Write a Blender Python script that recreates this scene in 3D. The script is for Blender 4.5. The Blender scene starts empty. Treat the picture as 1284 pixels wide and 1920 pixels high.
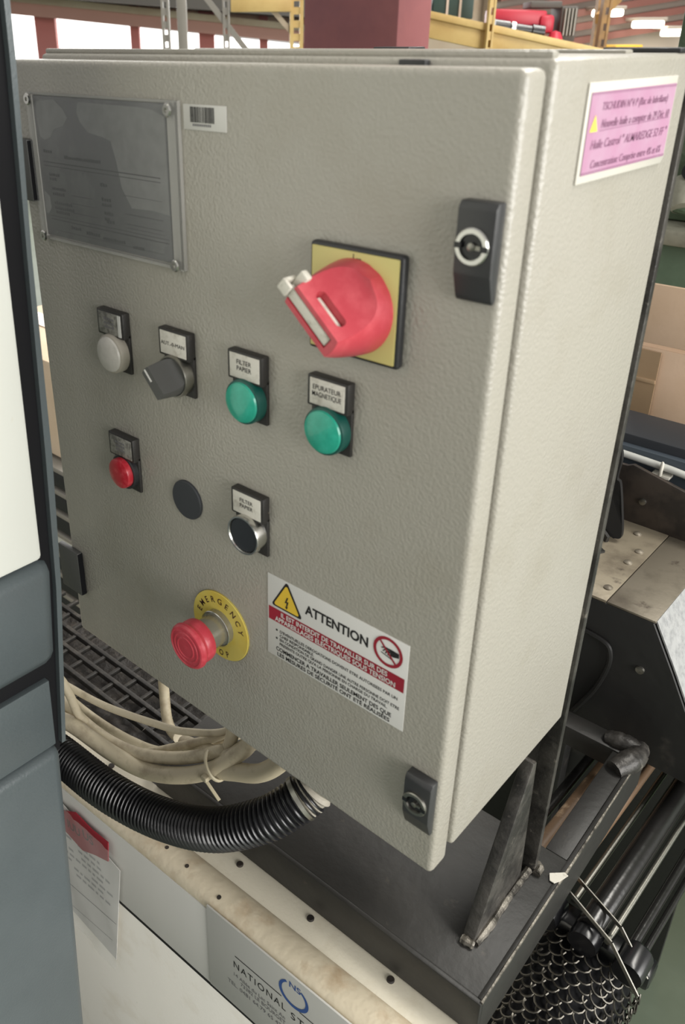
import bpy, bmesh, math, random
from mathutils import Vector, Matrix
random.seed(7)
scene = bpy.context.scene
COL = scene.collection

# ---------------------------------------------------------------- camera
cam_data = bpy.data.cameras.new('camera')
cam = bpy.data.objects.new('camera', cam_data)
COL.objects.link(cam)
cam_right = Vector((0.73043, 0.68297, -0.00555))
cam_up = Vector((-0.29863, 0.32666, 0.89672))
cam_back = Vector((0.61424, -0.65334, 0.44256))
cam.matrix_world = Matrix(((cam_right.x, cam_up.x, cam_back.x, 0.5832),
                           (cam_right.y, cam_up.y, cam_back.y, -0.3593),
                           (cam_right.z, cam_up.z, cam_back.z, 1.5117),
                           (0, 0, 0, 1)))
cam_data.sensor_fit = 'HORIZONTAL'
cam_data.sensor_width = 36.0
cam_data.lens = 1582.24 / 1284.0 * 36.0
cam_data.shift_x = 0.1150
cam_data.shift_y = -0.0824
cam_data.clip_start = 0.01
cam_data.dof.use_dof = True
cam_data.dof.focus_distance = 0.86
cam_data.dof.aperture_fstop = 18
scene.camera = cam

# ---------------------------------------------------------------- world and light
world = bpy.data.worlds.new('hall_daylight')
scene.world = world
world.use_nodes = True
wb = world.node_tree.nodes['Background']
wb.inputs[0].default_value = (1.0, 0.985, 0.94, 1)
wb.inputs[1].default_value = 0.56


def area(name, loc, target, sx, sy, power, col):
    l = bpy.data.lights.new(name, 'AREA')
    l.shape = 'RECTANGLE'
    l.size, l.size_y, l.energy, l.color = sx, sy, power, col
    o = bpy.data.objects.new(name, l)
    COL.objects.link(o)
    o.location = loc
    o.rotation_euler = (Vector(target) - Vector(loc)).to_track_quat('-Z', 'Y').to_euler()
    return o


area('assumed_right_light', (6.0, 0.2, 2.2), (0.3, 0.1, 1.0), 6.0, 3.2, 600, (1.0, 0.985, 0.955))  # assumed key: bare area light out of view on the right, no window there
area('added_overhead_light', (1.8, 2.2, 5.6), (1.6, 1.9, 0.0), 3.0, 0.8, 210, (1.0, 0.97, 0.90))  # added overhead area light, unseen; no lamp is built here
area('added_far_overhead_light', (-0.6, 6.0, 5.8), (-1.6, 4.6, 1.2), 5.0, 1.2, 420, (1.0, 0.97, 0.91))  # added to brighten the background from above; no lamp hangs there
area('back_window_light', (-6.6, 5.2, 2.4), (0.2, 0.2, 1.3), 5.0, 2.0, 160, (1.0, 1.0, 0.98))

scene.view_settings.view_transform = 'Standard'
scene.view_settings.look = 'None'
scene.view_settings.gamma = 1.0
scene.view_settings.use_curve_mapping = False
scene.view_settings.exposure = 0.0


# ---------------------------------------------------------------- materials
def lin(c):
    return tuple(((v / 255) / 12.92 if v / 255 <= 0.04045 else ((v / 255 + 0.055) / 1.055) ** 2.4) for v in c)


MATS = {}


def mat(name, rgb, rough=0.5, metal=0.0, bump=None, var=None, spec=0.5, alpha=None, emit=0, coat=0, trans=0, wear=None):
    """rgb in 0-255 display values. bump=(scale, distance m, detail); var=(scale, rgb2, low, high) blends towards rgb2;
    wear=(scale, rgb2, low, high) a second, finer stain layer."""
    m = bpy.data.materials.new(name)
    m.use_nodes = True
    nt = m.node_tree
    b = nt.nodes['Principled BSDF']
    b.inputs['Base Color'].default_value = (*lin(rgb), 1)
    b.inputs['Roughness'].default_value = rough
    b.inputs['Metallic'].default_value = metal
    b.inputs['Specular IOR Level'].default_value = spec
    b.inputs['Coat Weight'].default_value = coat
    b.inputs['Transmission Weight'].default_value = trans
    if alpha is not None:
        b.inputs['Alpha'].default_value = alpha
    if emit:
        b.inputs['Emission Color'].default_value = (*lin(rgb), 1)
        b.inputs['Emission Strength'].default_value = emit
    tc = nt.nodes.new('ShaderNodeTexCoord')

    def noise(scale, detail=3.0, rough_=0.55):
        n = nt.nodes.new('ShaderNodeTexNoise')
        n.inputs['Scale'].default_value = scale
        n.inputs['Detail'].default_value = detail
        n.inputs['Roughness'].default_value = rough_
        nt.links.new(tc.outputs['Object'], n.inputs['Vector'])
        return n
    src = None
    for v in (var, wear):
        if not v:
            continue
        n = noise(v[0], 5.0, 0.62)
        r = nt.nodes.new('ShaderNodeMapRange')
        r.inputs['From Min'].default_value = v[2]
        r.inputs['From Max'].default_value = v[3]
        nt.links.new(n.outputs['Fac'], r.inputs['Value'])
        mx = nt.nodes.new('ShaderNodeMix')
        mx.data_type = 'RGBA'
        if src is None:
            mx.inputs[6].default_value = (*lin(rgb), 1)
        else:
            nt.links.new(src, mx.inputs[6])
        mx.inputs[7].default_value = (*lin(v[1]), 1)
        nt.links.new(r.outputs['Result'], mx.inputs[0])
        src = mx.outputs[2]
    if src is not None:
        nt.links.new(src, b.inputs['Base Color'])
    if bump:
        n = noise(bump[0], bump[2] if len(bump) > 2 else 2.0)
        bp = nt.nodes.new('ShaderNodeBump')
        bp.inputs['Strength'].default_value = 1.0
        bp.inputs['Distance'].default_value = bump[1]
        nt.links.new(n.outputs['Fac'], bp.inputs['Height'])
        nt.links.new(bp.outputs['Normal'], b.inputs['Normal'])
    MATS[name] = m
    return m


mat('cream_paint', (158, 154, 144), 0.34, bump=(480, 0.00042, 0.6), var=(14, (151, 146, 134), 0.5, 0.78), wear=(46, (104, 98, 86), 0.73, 0.80))

mat('tank_paint', (243, 239, 229), 0.42, bump=(260, 0.0002), var=(18, (230, 223, 208), 0.52, 0.8), wear=(60, (120, 100, 78), 0.72, 0.8))
mat('flange_paint', (206, 199, 181), 0.45, bump=(260, 0.0002), var=(18, (190, 180, 158), 0.48, 0.75), wear=(60, (120, 100, 78), 0.70, 0.8))
mat('tank_plate_paint', (200, 198, 192), 0.45, bump=(300, 0.0001))
mat('bead_paint', (208, 196, 172), 0.5, bump=(90, 0.0008), var=(22, (168, 140, 106), 0.52, 0.8))
mat('black_plastic', (38, 38, 40), 0.42, bump=(700, 0.0001))
mat('black_gloss', (20, 20, 22), 0.25)
mat('holder_plastic', (42, 40, 38), 0.5, bump=(500, 0.0002), wear=(300, (110, 98, 82), 0.66, 0.72))
mat('lock_plastic', (52, 52, 53), 0.4, bump=(800, 0.0001))
mat('chrome', (205, 203, 198), 0.22, 1.0)
mat('dull_steel', (150, 148, 140), 0.38, 1.0, bump=(300, 0.0001))
mat('green_lens', (30, 152, 128), 0.3, coat=0.3, var=(90, (50, 170, 146), 0.45, 0.7))
mat('green_bezel', (14, 74, 66), 0.4)
mat('white_lens', (196, 192, 184), 0.35, var=(80, (176, 172, 164), 0.4, 0.7))
mat('red_lens', (168, 30, 44), 0.35, coat=0.2, var=(160, (190, 70, 76), 0.5, 0.75))
mat('button_black', (34, 37, 42), 0.45, bump=(500, 0.0001))
mat('plug_grey', (52, 54, 58), 0.6, bump=(600, 0.0001))
mat('knob_grey', (70, 70, 68), 0.5, bump=(500, 0.0001))
mat('legend_white', (206, 202, 192), 0.5, var=(120, (168, 162, 150), 0.5, 0.72))
mat('legend_grey', (140, 138, 130), 0.5, var=(200, (92, 90, 84), 0.42, 0.6))
mat('white_mark', (205, 203, 198), 0.5)
mat('ink_black', (26, 24, 24), 0.6)
mat('ink_grey', (112, 110, 112), 0.6)
mat('ink_plum', (128, 84, 112), 0.7)
mat('ink_maroon', (62, 26, 28), 0.6)
mat('ink_blue', (52, 84, 146), 0.5)
mat('sign_white', (212, 210, 206), 0.45, bump=(500, 0.00005))
mat('sign_red', (150, 28, 46), 0.5)
mat('sign_yellow', (222, 186, 58), 0.5)
mat('switch_yellow', (202, 191, 122), 0.45, bump=(400, 0.00006))
mat('disc_yellow', (202, 184, 92), 0.42, bump=(400, 0.00006), var=(60, (200, 172, 62), 0.45, 0.75))
mat('handle_red', (184, 62, 73), 0.38, bump=(600, 0.0001), var=(70, (204, 88, 96), 0.45, 0.8))
mat('handle_red_dark', (110, 22, 36), 0.5)
mat('mushroom_red', (176, 54, 66), 0.36, bump=(500, 0.00012), var=(120, (200, 80, 90), 0.5, 0.8))
mat('ivory_plastic', (206, 202, 190), 0.45, bump=(300, 0.0001), var=(160, (160, 154, 140), 0.55, 0.75))
mat('clear_collar', (150, 146, 132), 0.12, 0.6)
mat('pouch_clear', (235, 235, 230), 0.08, alpha=0.22)
mat('acrylic_clear', (225, 225, 222), 0.12, alpha=0.07)
mat('acrylic_edge', (172, 170, 164), 0.25, alpha=0.75)
mat('plate_print', (80, 80, 82), 0.42, 0.2, bump=(90, 0.0003), var=(34, (90, 90, 91), 0.50, 0.6), wear=(150, (74, 74, 76), 0.55, 0.7))
mat('plate_dark', (44, 44, 47), 0.5, 0.1)
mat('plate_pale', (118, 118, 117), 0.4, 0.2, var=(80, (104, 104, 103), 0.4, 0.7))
mat('paper_print', (158, 157, 156), 0.6)
mat('sticker_white', (196, 194, 188), 0.45)
mat('pink_paper', (174, 130, 156), 0.5, var=(34, (178, 146, 166), 0.45, 0.72))
mat('laminate_edge', (206, 202, 192), 0.25)
mat('label_yellow', (226, 212, 92), 0.5)
mat('machine_grey', (77, 84, 86), 0.33, bump=(420, 0.00018), var=(8, (72, 79, 81), 0.45, 0.7))
mat('machine_white', (200, 201, 194), 0.4, bump=(300, 0.00008), wear=(30, (196, 192, 180), 0.68, 0.76))
mat('rubber_and_gap_black', (11, 11, 14), 0.7, spec=0.2)
mat('stand_black', (34, 33, 31), 0.48, bump=(60, 0.0006, 5.0), var=(11, (43, 41, 38), 0.45, 0.7), wear=(38, (72, 66, 58), 0.66, 0.78))
mat('raw_weld', (122, 117, 108), 0.4, 0.5, bump=(160, 0.0012, 4.0), var=(50, (58, 55, 50), 0.45, 0.62))
mat('gusset_steel', (74, 71, 67), 0.42, 0.3, bump=(110, 0.0012, 5.0), var=(30, (44, 42, 40), 0.45, 0.62), wear=(70, (120, 114, 106), 0.62, 0.74))
mat('hose_black', (26, 26, 28), 0.26)
mat('gland_grey', (158, 152, 140), 0.5, bump=(200, 0.0003))
mat('cable_cream', (186, 175, 150), 0.55, bump=(240, 0.0002), var=(45, (142, 129, 107), 0.48, 0.74))
mat('cable_white', (196, 196, 190), 0.5)
mat('tie_cream', (186, 176, 150), 0.5)
mat('belt_black', (40, 38, 36), 0.5, bump=(120, 0.0008, 4.0), var=(60, (70, 66, 61), 0.5, 0.7))
mat('sludge', (38, 34, 31), 0.6, bump=(90, 0.004, 6.0), var=(70, (66, 60, 53), 0.5, 0.7))
mat('swarf', (150, 146, 138), 0.4, 0.6)
mat('soot_black', (22, 21, 20), 0.5, bump=(40, 0.0008), wear=(20, (52, 48, 44), 0.62, 0.74))
mat('pipe_black', (30, 29, 28), 0.22, bump=(60, 0.0004))
mat('pipe_brown', (120, 96, 74), 0.5, var=(40, (190, 164, 136), 0.55, 0.68))
mat('mesh_wire', (76, 73, 67), 0.3, 0.8)
mat('steel_tan', (142, 132, 114), 0.4, 0.25, bump=(120, 0.0003), var=(16, (108, 98, 84), 0.48, 0.66), wear=(26, (62, 52, 44), 0.66, 0.76))
mat('steel_dull', (128, 120, 106), 0.45, 0.3, bump=(120, 0.0003), var=(14, (96, 88, 76), 0.46, 0.66), wear=(34, (58, 46, 40), 0.64, 0.74))
mat('aluminium', (178, 178, 178), 0.35, 0.3, bump=(40, 0.002, 5.0), var=(120, (150, 150, 152), 0.45, 0.7))
mat('brown_black', (58, 50, 44), 0.5, bump=(40, 0.0008), var=(30, (38, 33, 30), 0.42, 0.62))
mat('slate_blue', (64, 72, 80), 0.5)
mat('slate_dark', (42, 45, 50), 0.55)
mat('cardboard', (226, 196, 168), 0.75, bump=(200, 0.0002), var=(6, (214, 182, 150), 0.4, 0.7))
mat('cardboard_pale', (232, 212, 186), 0.75, bump=(200, 0.0002), var=(6, (220, 196, 166), 0.4, 0.7))
mat('packing_tape', (168, 142, 112), 0.25, coat=0.4, bump=(30, 0.0006))
mat('wood', (150, 122, 88), 0.7, bump=(60, 0.0008))
mat('green_machine', (102, 124, 100), 0.45, bump=(60, 0.0006), var=(12, (88, 108, 86), 0.45, 0.7))
mat('green_dark', (84, 100, 78), 0.5, bump=(40, 0.004, 4.0), var=(24, (110, 112, 96), 0.6, 0.74))
mat('grey_ledge', (150, 148, 132), 0.6, bump=(60, 0.0008), var=(26, (118, 116, 102), 0.45, 0.7))
mat('floor_paint', (104, 114, 98), 0.5, bump=(30, 0.0006), var=(4, (92, 102, 86), 0.4, 0.7))
mat('column_red', (168, 104, 106), 0.55, bump=(14, 0.002), var=(3, (150, 94, 100), 0.4, 0.65))
mat('rack_yellow', (216, 188, 124), 0.5, var=(6, (200, 168, 106), 0.4, 0.7))
mat('rack_rust', (160, 122, 72), 0.6, var=(9, (120, 92, 60), 0.42, 0.65))
mat('rack_grey', (150, 146, 138), 0.5, 0.2)
mat('wall_cream', (196, 182, 160), 0.7, var=(2, (180, 160, 138), 0.4, 0.7))
mat('mullion_red', (186, 120, 116), 0.6)
mat('header_pink', (196, 150, 138), 0.6)
mat('roof_dark', (92, 88, 84), 0.7)
mat('roof_brown', (132, 84, 74), 0.6)
mat('roof_pale', (206, 192, 178), 0.7)
mat('hoist_red', (186, 44, 64), 0.4)
mat('bright_sky_glass', (255, 255, 252), 0.3, emit=2.4)
mat('lamp_glow', (255, 250, 235), 0.4, emit=6)
mat('bin_yellow', (246, 190, 60), 0.5)
mat('bottle_green', (50, 74, 70), 0.5)


# ---------------------------------------------------------------- mesh helpers
class MB:
    def __init__(self):
        self.bm = bmesh.new()

    def add(self, verts, faces):
        vs = [self.bm.verts.new(v) for v in verts]
        for f in faces:
            try:
                self.bm.faces.new([vs[i] for i in f])
            except ValueError:
                pass
        return self

    def box(self, x0, x1, y0, y1, z0, z1, bev=0.0, seg=2):
        v = [(x0, y0, z0), (x1, y0, z0), (x1, y1, z0), (x0, y1, z0), (x0, y0, z1), (x1, y0, z1), (x1, y1, z1), (x0, y1, z1)]
        f = [(0, 3, 2, 1), (4, 5, 6, 7), (0, 1, 5, 4), (1, 2, 6, 5), (2, 3, 7, 6), (3, 0, 4, 7)]
        return self.hexa(v, bev, seg, f)

    def hexa(self, v, bev=0.0, seg=2, f=None):
        f = f or [(0, 3, 2, 1), (4, 5, 6, 7), (0, 1, 5, 4), (1, 2, 6, 5), (2, 3, 7, 6), (3, 0, 4, 7)]
        if not bev:
            return self.add(v, f)
        t = bmesh.new()
        vs = [t.verts.new(p) for p in v]
        for q in f:
            t.faces.new([vs[i] for i in q])
        bmesh.ops.bevel(t, geom=list(t.edges), offset=bev, segments=seg, profile=0.5, affect='EDGES')
        t.verts.ensure_lookup_table()
        idx = {w: i for i, w in enumerate(t.verts)}
        self.add([w.co.copy() for w in t.verts], [[idx[w] for w in q.verts] for q in t.faces])
        t.free()
        return self

    def prism(self, poly, ext, bev=0.0, seg=2):
        """poly: 3D points of one cap; ext: extrusion vector."""
        t = bmesh.new()
        e = Vector(ext)
        a = [t.verts.new(p) for p in poly]
        b = [t.verts.new(Vector(p) + e) for p in poly]
        n = len(poly)
        t.faces.new(a)
        t.faces.new(list(reversed(b)))
        for i in range(n):
            t.faces.new([a[i], b[i], b[(i + 1) % n], a[(i + 1) % n]])
        bmesh.ops.recalc_face_normals(t, faces=t.faces)
        if bev:
            bmesh.ops.bevel(t, geom=list(t.edges), offset=bev, segments=seg, profile=0.5, affect='EDGES')
        idx = {w: i for i, w in enumerate(t.verts)}
        self.add([w.co.copy() for w in t.verts], [[idx[w] for w in q.verts] for q in t.faces])
        t.free()
        return self

    def lathe(self, prof, o, axis=(0, -1, 0), seg=40, cap0=True, cap1=True):
        """prof: (radius, height) along axis from o."""
        ax = Vector(axis).normalized()
        u = ax.orthogonal().normalized()
        w = ax.cross(u)
        o = Vector(o)
        vs, fs = [], []
        for r, h in prof:
            for k in range(seg):
                a = 2 * math.pi * k / seg
                vs.append(o + ax * h + (u * math.cos(a) + w * math.sin(a)) * r)
        for i in range(len(prof) - 1):
            for k in range(seg):
                fs.append((i * seg + k, i * seg + (k + 1) % seg, (i + 1) * seg + (k + 1) % seg, (i + 1) * seg + k))
        if cap0:
            fs.append(tuple(reversed(range(seg))))
        if cap1:
            fs.append(tuple((len(prof) - 1) * seg + k for k in range(seg)))
        return self.add(vs, fs)

    def tube(self, pts, r, seg=10, caps=True):
        """r: number or list of radii."""
        pts = [Vector(p) for p in pts]
        n = len(pts)
        rs = r if isinstance(r, (list, tuple)) else [r] * n
        vs, fs = [], []
        t = (pts[1] - pts[0]).normalized()
        u = t.orthogonal().normalized()
        for i, p in enumerate(pts):
            t = (pts[min(i + 1, n - 1)] - pts[max(i - 1, 0)]).normalized()
            u = (u - t * u.dot(t)).normalized()
            w = t.cross(u)
            for k in range(seg):
                a = 2 * math.pi * k / seg
                vs.append(p + (u * math.cos(a) + w * math.sin(a)) * rs[i])
        for i in range(n - 1):
            for k in range(seg):
                fs.append((i * seg + k, i * seg + (k + 1) % seg, (i + 1) * seg + (k + 1) % seg, (i + 1) * seg + k))
        if caps:
            fs.append(tuple(reversed(range(seg))))
            fs.append(tuple((n - 1) * seg + k for k in range(seg)))
        return self.add(vs, fs)

    def bar(self, a, b, w, h, up=(0, 0, 1), bev=0.0):
        """rectangular bar from a to b: width w across, height h along up."""
        a, b, up = Vector(a), Vector(b), Vector(up)
        t = (b - a).normalized()
        s = t.cross(up).normalized() * (w / 2)
        q = s.cross(t).normalized() * (h / 2)
        v = [a - s - q, b - s - q, b + s - q, a + s - q, a - s + q, b - s + q, b + s + q, a + s + q]
        return self.hexa(v, bev)

    def build(self, name, material, parent=None, smooth=35, label=None):
        bmesh.ops.recalc_face_normals(self.bm, faces=self.bm.faces)
        me = bpy.data.meshes.new(name)
        org = Vector((0, 0, 0))
        r = parent
        while r is not None and r.parent is not None:
            r = r.parent
        if r is not None:
            org = Vector(r.get('_o', (0, 0, 0)))
        if org.length:
            bmesh.ops.translate(self.bm, verts=self.bm.verts, vec=-org)
        self.bm.to_mesh(me)
        self.bm.free()
        me.materials.append(MATS[material])
        if smooth:
            me.shade_smooth()
            me.set_sharp_from_angle(angle=math.radians(smooth))
        o = bpy.data.objects.new(name, me)
        COL.objects.link(o)
        if parent is not None:
            o.parent = parent
        if label:
            o['label'] = label
        return o


ROOTS = []


def thing(name, label, cat, loc=(0, 0, 0), group=None, rz=0.0):
    o = bpy.data.objects.new(name, None)
    o.empty_display_size = 0.02
    COL.objects.link(o)
    o.location = loc
    o.rotation_euler = (0, 0, rz)
    o['_o'] = tuple(loc)
    o['label'], o['category'] = label, cat
    if group:
        o['group'] = group
    ROOTS.append(o)
    return o


def tag(o, label, cat, group=None, kind=None):
    o['label'], o['category'] = label, cat
    if group:
        o['group'] = group
    if kind:
        o['kind'] = kind
    return o


def struct(name, mb, material):
    o = mb.build(name, material)
    o['kind'] = 'structure'
    return o


def spline(pts, n=8):
    """Catmull-Rom through the points."""
    p = [Vector(q) for q in pts]
    p = [p[0] * 2 - p[1]] + p + [p[-1] * 2 - p[-2]]
    out = []
    for i in range(1, len(p) - 2):
        for k in range(n):
            t = k / n
            out.append(0.5 * ((2 * p[i]) + (p[i + 1] - p[i - 1]) * t + (2 * p[i - 1] - 5 * p[i] + 4 * p[i + 1] - p[i + 2]) * t * t
                              + (3 * p[i] - p[i - 1] - 3 * p[i + 1] + p[i + 2]) * t ** 3))
    out.append(p[-2])
    return out


# ---- lettering: 2D outlines of the built-in font, laid on a plane
def glyphs(s, bold=0.0, shear=0.0, space=1.0):
    cu = bpy.data.curves.new('lettering', 'FONT')
    cu.body = s
    cu.offset = bold
    cu.shear = shear
    cu.space_character = space
    cu.resolution_u = 3
    ob = bpy.data.objects.new('lettering', cu)
    COL.objects.link(ob)
    bpy.context.view_layer.update()
    me = ob.to_mesh()
    v = [(w.co.x, w.co.y) for w in me.vertices]
    f = [tuple(q.vertices) for q in me.polygons]
    ob.to_mesh_clear()
    bpy.data.objects.remove(ob)
    bpy.data.curves.remove(cu)
    return v, f


CAP = max(v[1] for v in glyphs('H')[0])


def letter(mb, s, o, U, V, w=None, h=0.003, bold=0.0, shear=0.0, space=1.0, centre=False):
    """lay text on the plane o + U*x + V*y: capital height h, total width w."""
    v, f = glyphs(s, bold, shear, space)
    x0, x1 = min(p[0] for p in v), max(p[0] for p in v)
    sy = h / CAP
    sx = w / (x1 - x0) if w else sy
    off = -(x1 - x0) * sx / 2 if centre else 0
    U, V, o = Vector(U), Vector(V), Vector(o)
    mb.add([o + U * ((p[0] - x0) * sx + off) + V * (p[1] * sy) for p in v], f)
    return mb


def arc_letters(mb, s, c, r, a0, a1, U, V, h, bold=0.0, inward=False, width=1.0):
    U, V, c = Vector(U), Vector(V), Vector(c)
    n = len(s)
    for i, ch in enumerate(s):
        a = math.radians(a0 + (a1 - a0) * i / max(1, n - 1))
        rad = U * math.cos(a) + V * math.sin(a)
        tan = U * math.sin(a) - V * math.cos(a)
        up = rad
        if inward:
            up, tan = -rad, -tan
        v, f = glyphs(ch, bold)
        x0, x1 = min(p[0] for p in v), max(p[0] for p in v)
        k = h / CAP
        o = c + rad * r
        mb.add([o + tan * ((p[0] - (x0 + x1) / 2) * k * width) + up * (p[1] * k) for p in v], f)
    return mb


X, Y, Z = Vector((1, 0, 0)), Vector((0, 1, 0)), Vector((0, 0, 1))


def quad(mb, x0, x1, z0, z1, y):                     # a flat print on a door-parallel plane
    return mb.add([(x0, y, z0), (x1, y, z0), (x1, y, z1), (x0, y, z1)], [(0, 1, 2, 3)])


def disc_pts(cx, cz, y, r, n=48, a0=0, a1=360):
    return [(cx + r * math.cos(math.radians(a0 + (a1 - a0) * i / n)), y, cz + r * math.sin(math.radians(a0 + (a1 - a0) * i / n))) for i in range(n + (a1 - a0 < 360))]


def ring(mb, cx, cz, y, r0, r1, n=48, a0=0.0, a1=360.0):
    vs, fs = [], []
    for i in range(n + 1):
        a = math.radians(a0 + (a1 - a0) * i / n)
        vs += [(cx + r0 * math.cos(a), y, cz + r0 * math.sin(a)), (cx + r1 * math.cos(a), y, cz + r1 * math.sin(a))]
    for i in range(n):
        fs.append((2 * i, 2 * i + 1, 2 * i + 3, 2 * i + 2))
    return mb.add(vs, fs)


# ================================================================ THE HALL
HU = Vector((0.7298, 0.6837, 0))        # the hall stands turned against the machine
HF = Vector((-0.6837, 0.7298, 0))
H0 = Vector((0.583, -0.359, 0))


def hp(a, d, z):
    return H0 + HU * a + HF * d + Z * z


def hbox(mb, a0, a1, d0, d1, z0a, z1a, z0b=None, z1b=None, bev=0.0):
    """box in the hall's axes; z0b/z1b: heights at the a1 end."""
    z0b = z0a if z0b is None else z0b
    z1b = z1a if z1b is None else z1b
    v = [hp(a0, d0, z0a), hp(a1, d0, z0b), hp(a1, d1, z0b), hp(a0, d1, z0a), hp(a0, d0, z1a), hp(a1, d0, z1b), hp(a1, d1, z1b), hp(a0, d1, z1a)]
    return mb.hexa(v, bev)


struct('floor', MB().box(-16, 16, -8, 22, -0.1, 0.0), 'floor_paint')
wb_ = MB()
hbox(wb_, -6.0, 9.0, 11.3, 11.5, 0.0, 0.86)
hbox(wb_, 1.0, 9.0, 11.3, 11.5, 0.86, 4.4)
hbox(wb_, -6.0, 1.0, 11.3, 11.5, 2.1, 4.4, 1.5, 4.4)
struct('wall_back', wb_, 'wall_cream')
panes = [(-3.9, -2.70), (-2.46, -1.575), (-1.47, -0.76), (-0.58, -0.04), (0.06, 0.46)]
for i, (a0, a1) in enumerate(panes):
    zt = lambda a: 1.795 - 0.102 * (a + 2.95)
    g = struct('window_%d' % (i + 1), hbox(MB(), a0, a1, 11.34, 11.38, 0.86, zt(a0), 0.86, zt(a1)), 'bright_sky_glass')
for i, (a0, a1) in enumerate([(-2.70, -2.46), (-1.575, -1.47), (-0.76, -0.58), (-0.04, 0.06), (0.46, 1.0)]):
    struct('trim_%d' % (i + 1), hbox(MB(), a0, a1, 11.22, 11.44, 0.86, 2.3, 0.86, 2.3), 'mullion_red')
struct('trim_6', hbox(MB(), -5.0, 1.6, 10.9, 11.25, 1.985, 2.12, 1.36, 1.48), 'header_pink')
struct('trim_7', hbox(MB(), -5.0, 1.6, 10.85, 11.1, 2.12, 2.2, 1.48, 1.545), 'wall_cream')
struct('ceiling', hbox(MB(), -6.0, 1.9, 10.4, 11.4, 2.2, 4.2, 1.62, 4.2), 'roof_dark')
# gable end beyond the right-hand rack
struct('wall_right', hbox(MB(), 2.6, 8.0, 11.05, 11.28, 0.0, 4.2), 'roof_pale')
for i in range(7):
    z = 1.30 + 0.145 * i
    struct('trim_%d' % (8 + i), hbox(MB(), 2.7, 7.0, 10.85, 11.05, z, z + 0.075, z + 0.62, z + 0.695), 'roof_brown')
for i, (a, z, lb) in enumerate([(3.83, 1.745, 'glowing white ceiling lamp nearest the red hoist on the rack'),
                                (4.30, 1.630, 'glowing white lamp in the middle of the three behind the right rack'),
                                (4.64, 1.545, 'lowest glowing white lamp, beside the green machine column')]):
    t = thing('hall_lamp', lb, 'lamp', hp(a, 10.6, z), 'lamps under the hall roof')
    hbox(MB(), a - 0.16, a + 0.16, 10.45, 10.85, z + 0.04, z + 0.075, bev=0.01).build('housing', 'roof_pale', t)
    hbox(MB(), a - 0.14, a + 0.14, 10.46, 10.7, z - 0.03, z + 0.04, bev=0.02).build('tube_glow', 'lamp_glow', t)

# dark red steel column
t = thing('steel_column', 'dark red painted steel column rising behind the cabinet', 'column', (-1.5, 2.4, 0))
MB().box(-1.70, -1.28, 2.30, 2.50, 0.012, 4.2, 0.006).build('shaft', 'column_red', t)
MB().box(-1.80, -1.18, 2.2, 2.6, 0.0, 0.012, 0.002).build('base_plate', 'column_red', t)


def upright(mb, a, d, w, z0, z1, pitch=0.075):
    """perforated rack post: two strips joined by rungs, so the holes are open."""
    hbox(mb, a - w / 2, a - w * 0.22, d, d + 0.05, z0, z1)
    hbox(mb, a + w * 0.22, a + w / 2, d, d + 0.05, z0, z1)
    n = int((z1 - z0) / pitch)
    for i in range(n):
        hbox(mb, a - w * 0.22, a + w * 0.22, d + 0.005, d + 0.02, z0 + i * pitch, z0 + i * pitch + pitch * 0.55)
    return mb


# left rack (grey posts, one yellow end frame)
t = thing('pallet_rack', 'grey and yellow pallet rack in front of the bright windows', 'rack', hp(-0.2, 6, 0))
upright(MB(), -0.615, 6.0, 0.05, 0, 3.2).build('upright', 'rack_grey', t)
hbox(MB(), -0.545, -0.485, 6.05, 6.1, 0, 3.2, bev=0.004).build('upright', 'rack_grey', t)
upright(MB(), -0.232, 6.0, 0.042, 0, 3.2).build('upright', 'rack_grey', t)
upright(MB(), 0.215, 6.0, 0.085, 0, 3.2).build('upright', 'rack_yellow', t, label='yellow end post')
hbox(MB(), -0.20, 0.18, 5.98, 6.06, 1.665, 1.78, bev=0.004).build('beam', 'rack_yellow', t, label='yellow beam')
m = MB(); m.bar(hp(-0.40, 6.02, 1.80), hp(-0.065, 6.02, 1.40), 0.02, 0.035); m.build('brace', 'rack_grey', t)
m = MB(); m.bar(hp(0.00, 6.03, 1.74), hp(0.19, 6.03, 1.545), 0.02, 0.03); m.build('brace', 'wall_cream', t)

# right rack
t = thing('pallet_rack', 'yellow pallet rack carrying a red hoist, right of the red column', 'rack', hp(1.2, 5, 0))
hbox(MB(), 0.86, 1.80, 4.96, 5.02, 1.515, 1.640, 1.335, 1.455, bev=0.004).build('beam', 'rack_yellow', t)
hbox(MB(), 0.86, 1.80, 4.94, 4.96, 1.606, 1.640, 1.420, 1.455, bev=0.002).build('beam_lip', 'rack_yellow', t)
hbox(MB(), 0.86, 1.80, 5.02, 5.5, 1.60, 1.62, 1.415, 1.435).build('deck', 'rack_rust', t)
upright(MB(), 1.182, 4.90, 0.034, 0, 3.0).build('upright', 'rack_yellow', t)
upright(MB(), 1.80, 4.98, 0.046, 0, 3.0).build('upright', 'rack_rust', t)
upright(MB(), 1.887, 5.3, 0.050, 0, 3.0).build('upright', 'rack_rust', t)
m = MB(); m.bar(hp(1.83, 5.2, 1.60), hp(2.05, 5.5, 1.72), 0.02, 0.05); m.build('brace', 'rack_rust', t)
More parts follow.
